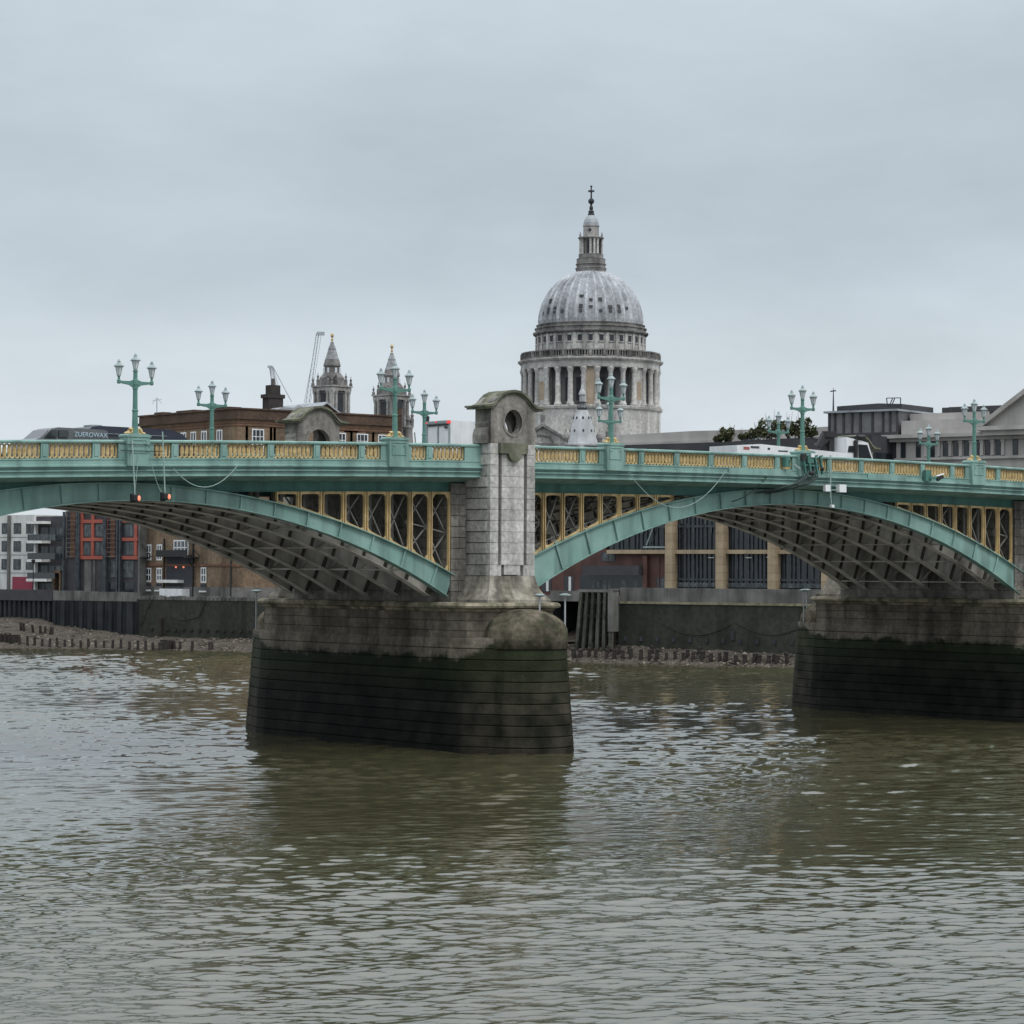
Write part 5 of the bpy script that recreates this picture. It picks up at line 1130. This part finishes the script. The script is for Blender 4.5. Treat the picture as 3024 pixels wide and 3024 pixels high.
for k in range(8):
    a = A0+k*PI/4
    if math.cos(a-A0) < -.2: continue
    b = MB(); ca, sa = math.cos(a), math.sin(a); P2 = lambda t, d, z: (d*ca-t*sa, d*sa+t*ca, Z(z))
    w2 = 1.35
    b.loft([[P2(-w2, 17, z), P2(w2, 17, z), P2(w2, 20.2, z), P2(-w2, 20.2, z)] for z in (57.1, 68.5)]); b.build('niche_wall', M['cstone'] if k % 2 else M['niche'], CZ)
    b = MB(); pts = [(-.95, 58.9), (.95, 58.9), (.95, 63.6)]+[(.95*math.cos(t), 63.6+.95*math.sin(t)) for t in np.linspace(.2, PI-.2, 9)]+[(-.95, 63.6)]
    v = [P2(t, d, z) for d in (20.24, 20.19) for t, z in pts]; n = len(pts); b.add(v, [tuple(range(n))]+[(i, (i+1) % n, n+(i+1) % n, n+i) for i in range(n)]); b.build('niche', M['niche'] if k % 2 else M['brick_r'] if False else M['niche'], CZ)
for k in range(32):
    a = A0+k*2*PI/32
    if k % 4 == 0 or math.cos(a-A0) < .0: continue
    ca, sa = math.cos(a), math.sin(a); b = MB(); P2 = lambda t, d, z: (d*ca-t*sa, d*sa+t*ca, Z(z))
    b.add([P2(-.75, 17.42, 58.6), P2(.75, 17.42, 58.6), P2(.75, 17.42, 65.5), P2(-.75, 17.42, 65.5)], [(0, 1, 2, 3)]); b.build('drum_window', M['cdark'], CZ)
b = MB(); b.lathe([(17.2, Z(68.4)), (20.9, Z(68.42)), (21.0, Z(69.0)), (20.8, Z(69.05)), (20.9, Z(70.2)), (21.2, Z(70.3)), (21.75, Z(70.8)), (21.8, Z(71.15)), (20.9, Z(71.3)), (16.8, Z(71.3))], 0, 0, 96); b.build('entablature', M['cstone'], CZ)
b = MB()
b.lathe([(20.5, Z(71.25)), (20.75, Z(71.3)), (20.75, Z(71.75)), (20.5, Z(71.8))], 0, 0, 96); b.lathe([(20.45, Z(73.2)), (20.85, Z(73.25)), (20.85, Z(73.6)), (20.4, Z(73.65)), (20.35, Z(73.2))], 0, 0, 96)
for k in range(160):
    a = 2*PI*k/160
    if math.cos(a-A0) < -.1: continue
    w_ = .32 if k % 5 else .85; b.bar((20.6*math.cos(a), 20.6*math.sin(a), Z(71.7)), (20.6*math.cos(a), 20.6*math.sin(a), Z(73.3)), w_, .5 if k % 5 == 0 else .3)
b.build('balustrade', M['cstone_d'], CZ)
b = MB(); b.lathe([(16.4, Z(71.2)), (16.4, Z(73.8)), (16.3, Z(73.9)), (16.3, Z(78.9))], 0, 0, 64); b.build('attic', M['cstone'], CZ)
for k in range(32):
    a = A0+k*2*PI/32
    if math.cos(a-A0) < -.1: continue
    ca, sa = math.cos(a), math.sin(a); P2 = lambda t, d, z: (d*ca-t*sa, d*sa+t*ca, Z(z))
    b = MB(); b.loft([[P2(-.62, 16.2, z), P2(.62, 16.2, z), P2(.62, 16.36, z), P2(-.62, 16.36, z)] for z in (76.35, 78.1)]); o = b.build('attic_window', M['cdark'], CZ)
    b = MB(); b.loft([[P2(-.9, 16.2, z), P2(.9, 16.2, z), P2(.9, 16.55, z), P2(-.9, 16.55, z)] for z in (76.0, 76.3)]); b.loft([[P2(-.8, 16.2, z), P2(.8, 16.2, z), P2(.8, 16.5, z), P2(-.8, 16.5, z)] for z in (78.15, 78.4)]); b.build('sill', M['cstone'], o)
    a += PI/32; ca, sa = math.cos(a), math.sin(a); P3 = lambda t, d, z: (d*ca-t*sa, d*sa+t*ca, Z(z))
    b = MB(); b.loft([[P3(-.5, 16.2, z), P3(.5, 16.2, z), P3(.5, 16.55, z), P3(-.5, 16.55, z)] for z in (73.9, 78.9)]); b.build('attic_pilaster', M['cstone'], CZ)
b = MB(); b.lathe([(16.3, Z(78.85)), (17.0, Z(79.0)), (17.3, Z(79.4)), (17.3, Z(79.75)), (16.5, Z(79.85)), (16.5, Z(80.6)), (16.8, Z(80.8)), (16.8, Z(81.1)), (16.1, Z(81.2)), (16.1, Z(81.7)), (16.3, Z(81.85)), (16.3, Z(82.1)), (15.6, Z(82.2))], 0, 0, 96); b.build('dome_ring', M['cstone_d'], CZ)
mz = 760/7506.5*500/1932
prof = [(15.4, 82.1), (15.4, 83.2), (15.25, 84.6), (14.95, 86.4), (14.5, 88.0), (13.95, 89.4), (13.2, 90.9), (12.3, 92.4), (11.2, 93.8), (9.9, 95.1), (8.5, 96.2), (7.0, 97.15), (5.6, 97.8), (4.6, 98.15)]
def ribm(k, r, z): 
    t = k % 8; return 1+(.030 if t in (0, 1) else (-.008 if t in (4, 5) else 0))*(1 if z > Z(83) else .3)
b = MB(); b.lathe([(r, Z(z)) for r, z in prof], 0, 0, 256, a0=A0-.5*2*PI/256+PI/32, mod=ribm, rk=lambda k: 1.0 if k % 8 in (7, 0, 1) else (.15+.35*((k//8*7919) % 13)/13)); b.build('dome', M['clead'], CZ, smooth=False)
random.seed(11)
for k in range(-6, 7):
    for row, (z, r_) in enumerate(((84.9, 15.25), (86.1, 15.05), (88.2, 14.5), (89.3, 14.0))):
        if random.random() > (.55 if k < 3 else .28)-.14*row: continue
        a = A0+k*2*PI/32; ca, sa = math.cos(a), math.sin(a); P2 = lambda t, d, z: (d*ca-t*sa, d*sa+t*ca, Z(z))
        h = random.uniform(.7, 1.2); wd = random.uniform(.45, .65)
        b = MB(); b.loft([[P2(-wd, r_-.6, z+q*h), P2(wd, r_-.6, z+q*h), P2(wd, r_+.1-.28*q*h, z+q*h), P2(-wd, r_+.1-.28*q*h, z+q*h)] for q in (0, 1)]); b.build('dark_lead_patch', M['roofdark'], CZ)
b = MB(); b.lathe([(4.5, Z(97.7)), (4.4, Z(98.4)), (4.6, Z(99.0)), (4.75, Z(99.3)), (4.3, Z(99.5)), (4.3, Z(100.2)), (4.6, Z(100.4)), (4.6, Z(100.6)), (4.3, Z(100.7)), (4.3, Z(102.0)), (4.4, Z(102.1)), (3.7, Z(102.15)), (3.7, Z(103.3)), (3.75, Z(103.5)), (2.7, Z(103.6)), (2.7, Z(108.1))], 0, 0, 32); b.build('lantern_stage', M['cstone_d'], CZ)
for k in range(12):
    a = A0+.3+(k//3)*PI/2+(k % 3-1)*.36; b = MB(); b.lathe([(.42, Z(103.5)), (.36, Z(104)), (.34, Z(107.5)), (.45, Z(108.1))], 3.2*math.cos(a), 3.2*math.sin(a), 8); b.build('lantern_column', M['cstone'], CZ)
for k in range(4): a = A0-.35+k*PI/2; b = MB(); b.cbox(2.62*math.cos(a), 2.62*math.sin(a), Z(105.7), .9, .9, 3.6); b.build('lantern_opening', M['cdark'], CZ)
b = MB(); b.lathe([(3.4, Z(108.05)), (3.9, Z(108.3)), (3.9, Z(108.6)), (2.5, Z(108.7)), (2.35, Z(109.2)), (2.3, Z(111.7)), (2.5, Z(111.9)), (2.5, Z(112.2))], 0, 0, 24)
for k in range(8): a = A0+k*PI/4+.4; b.lathe([(.2, Z(108.6)), (.28, Z(109.2)), (.06, Z(110.1))], 3.5*math.cos(a), 3.5*math.sin(a), 6)
b.build('lantern_top', M['cstone_m'], CZ)
b = MB(); b.blob((2.3*math.cos(A0-.15), 2.3*math.sin(A0-.15), Z(110.7)), .5, .25, .5, 10, 8); b.build('round_window', M['cdark'], CZ)
b = MB(); b.lathe([(2.35, Z(112.2)), (2.3, Z(113.0)), (2.0, Z(114.0)), (1.5, Z(114.8)), (.95, Z(115.3))], 0, 0, 20, mod=lambda k, r, z: 1+.03*(k % 2)); b.build('lantern_cap', M['lead'], CZ)
b = MB(); b.lathe([(1.0, Z(115.2)), (1.0, Z(115.7)), (.75, Z(116)), (.95, Z(116.4)), (.5, Z(116.9)), (.6, Z(117.6)), (.35, Z(118.2)), (.3, Z(118.8))], 0, 0, 12); b.blob((0, 0, Z(119.55)), .92, .92, .92, 14, 10); b.build('ball', M['cdark'], CZ)
b = MB(); b.tube([(0, 0, Z(120.3)), (0, 0, Z(124.1))], [.3, .22], 6); b.bar((-.95, 0, Z(122.6)), (.95, 0, Z(122.6)), .4, .5); b.blob((0, 0, Z(122.6)), .5, .5, .55); b.blob((0, 0, Z(124)), .35, .3, .35); b.build('cross', M['cdark'], CZ)
# south transept gable, choir roofs
b = MB(); b.box(-21.5, -5.5, -25.2, 0, 0, Z(45.6)); b.prism([(-21.8, Z(45.6)), (-5.2, Z(45.6)), (-13.7, Z(50.6))], -25.4, 0); b.build('transept', M['cstone'], CZ)
b = MB(); b.prism([(-22.4, Z(45.4)), (-13.7, Z(50.5)), (-4.8, Z(45.4)), (-4.6, Z(46.0)), (-13.7, Z(51.4)), (-22.6, Z(46.0))], -26.3, -25.3); b.box(-22.3, -5, -26.2, -25.2, Z(44.7), Z(45.4))
b.prism([(-13.9+3.3*math.cos(t), Z(45.9)+2.6*math.sin(t)) for t in np.linspace(0, PI, 12)]+[(-13.9+2.8*math.cos(t), Z(45.9)+2.1*math.sin(t)) for t in np.linspace(PI, 0, 12)], -25.8, -25.35); b.build('gable_moulding', M['cstone_d'], CZ)
for x, zt in ((-13.7, 51.2), (-2.6, 46.6), (5.2, 46.4)):
    b = MB(); b.lathe([(.8, Z(zt-.6)), (.8, Z(zt+.2)), (.55, Z(zt+.3)), (.75, Z(zt+1.4)), (.85, Z(zt+2.6)), (.5, Z(zt+3.3)), (.25, Z(zt+3.5)), (.38, Z(zt+3.9)), (.1, Z(zt+4.3))], x, -25.2, 8); b.build('roof_statue', M['cstone_d'], CZ)
b = MB(); b.box(-4, 36, -22, 10, 0, Z(46)); b.build('choir', M['cstone'], CZ)
b = MB(); b.box(-4.5, 36.5, -22.5, -21.9, Z(45.4), Z(46.4)); b.build('choir_parapet', M['cstone_d'], CZ)
# west bell towers
def bell_tower(x, y, zt, rot):
    tw = bpy.data.objects.new('bell_tower', None); COL.objects.link(tw); tw.parent = CZ
    lx = Matrix.Rotation(math.radians(40.5), 4, 'Z') @ Vector((x-434.3, y-476.5, 0)); tw.location = (lx.x, lx.y, zt-14); tw.rotation_euler = (0, 0, rot)
    H = lambda z: z-83.2
    def ngon(n, r, z, a0=0): return [(r*math.cos(a0+2*PI*k/n), r*math.sin(a0+2*PI*k/n), H(z)) for k in range(n)]
    b = MB(); b.box(-3.7, 3.7, -3.7, 3.7, H(30), H(65.4)); b.build('tower_shaft', M['cstone_d'], tw)
    b = MB()
    for sx in (-1, 1):
        for t in (-3.5, -2.1, 2.1, 3.5):
            for x_, y_ in ((t, sx*3.95), (sx*3.95, t)): b.lathe([(.52, H(55)), (.5, H(63.6)), (.72, H(64.6)), (.72, H(64.9))], x_, y_, 8)
    b.build('column', M['cstone_m'], tw)
    b = MB()
    for sx in (-1, 1): b.box(-1.25, 1.25, sx*3.72-.02, sx*3.72+.02, H(56), H(64.2)); b.box(sx*3.72-.02, sx*3.72+.02, -1.25, 1.25, H(56), H(64.2))
    b.build('belfry_opening', M['cdark'], tw)
    b = MB(); b.box(-4.35, 4.35, -4.35, 4.35, H(64.9), H(66.1)); b.box(-4.7, 4.7, -4.7, 4.7, H(66.1), H(66.5)); b.build('cornice', M['cstone_m'], tw)
    b = MB(); b.loft([ngon(8, 4.3, 66.5, PI/8), ngon(8, 4.2, 69.0, PI/8), ngon(8, 3.7, 69.6, PI/8), ngon(8, 2.9, 70.6, PI/8), ngon(8, 2.65, 71.6, PI/8), ngon(8, 2.6, 72.6, PI/8), ngon(8, 2.95, 72.8, PI/8), ngon(8, 2.8, 73.4, PI/8), ngon(8, 2.4, 74.8, PI/8)]); b.build('upper_stage', M['cstone_d'], tw)
    b = MB()
    for sx in (-1, 1):
        for t in (-.9, .9):
            b.box(t-.35, t+.35, sx*2.62-.1, sx*2.62+.1, H(69.8), H(72.1)); b.box(sx*2.62-.1, sx*2.62+.1, t-.35, t+.35, H(69.8), H(72.1))
        for t in (-2.1, 2.1): b.box(t-.3, t+.3, sx*3.95-.1, sx*3.95+.1, H(66.9), H(68.6)); b.box(sx*3.95-.1, sx*3.95+.1, t-.3, t+.3, H(66.9), H(68.6))
    b.build('arched_opening', M['glass_lamp'], tw)
    b = MB()
    for sx in (-1, 1):
        for sy in (-1, 1):
            for dx, dy, zb in ((4.2, 4.2, 66.5), (4.0, 2.2, 67.6), (2.2, 4.0, 67.6)):
                b.lathe([(.55, H(66.4)), (.5, H(zb+.8)), (.22, H(zb+1.2)), (.4, H(zb+1.9)), (.1, H(zb+2.4)), (.08, H(zb+3.0))], sx*dx, sy*dy, 6)
            b.build('finial', M['cstone_d'], tw); b = MB()
    b = MB(); b.loft([ngon(12, 2.35, 74.8), ngon(12, 1.9, 75.9), ngon(12, 1.55, 77.2), ngon(12, 1.3, 77.8), ngon(12, 1.3, 78.3), ngon(12, .9, 79.1), ngon(12, .62, 79.8), ngon(12, .5, 80.4)]); b.build('bell_roof', M['clead'], tw)
    b = MB(); b.lathe([(.5, H(80.2)), (.25, H(80.7)), (.4, H(81.2)), (.2, H(81.7)), (.55, H(82.3)), (.5, H(82.8)), (.15, H(83.3))], 0, 0, 10); b.build('gilt_finial', M['gilt'], tw)
    return tw
bell_tower(396.4, 557.3, 83.2, math.radians(51))
bell_tower(432.2, 574.6, 82.9, math.radians(51))
# cranes
def crane(u0, v0, u1, v1, d, lab, wd):
    a = Vector(CAM)+ray(u0, v0)*d; c = Vector(CAM)+ray(u1, v1)*d
    E_ = empty('tower_crane', (a.x, a.y, 0), lab, 'crane'); la = a-Vector((a.x, a.y, 0)); lc = c-Vector((a.x, a.y, 0))
    b = MB(); dr = (lc-la).normalized(); sd_ = Vector((math.cos(YAW), -math.sin(YAW), 0))*wd/2; n = 26
    for s in (-1, 1): b.bar(la+sd_*s, lc+sd_*s*.7, wd*.17)
    for i in range(n):
        p, q = la.lerp(lc, i/n), la.lerp(lc, (i+1)/n); s = 1 if i % 2 else -1; b.bar(p+sd_*s*.9, q-sd_*s*.9, wd*.1)
    b.build('jib', M['crane'], E_)
    return E_, la, lc, sd_
E_, la, lc, sd_ = crane(908, 1190, 938, 985, 1100, 'tall pale crane jib left of the taller bell tower', 1.5)
b = MB(); b.bar(lc-sd_*.5, lc+sd_*4, .9, 1.5); b.bar(lc+sd_*2.2, la+sd_*1.8, .14); b.bar(la-sd_*2, la.lerp(lc, .5)-sd_, .14); b.build('jib_head', M['crane'], E_)
E_, la, lc, sd_ = crane(812, 1150, 800, 1083, 1000, 'smaller crane rising behind the dark chimney', 1.6)
b = MB(); b.bar(lc-sd_*1.6, lc+sd_*.8, .6, .9)
for e in ((861, 1187), (836, 1190)): b.bar(lc+sd_, Vector(CAM)+ray(*e)*1000-Vector(E_.location), .3 if e[0] > 850 else .16)
b.bar(lc, Vector((0, 0, 20)), .2); b.build('stay_cables', M['crane'], E_)
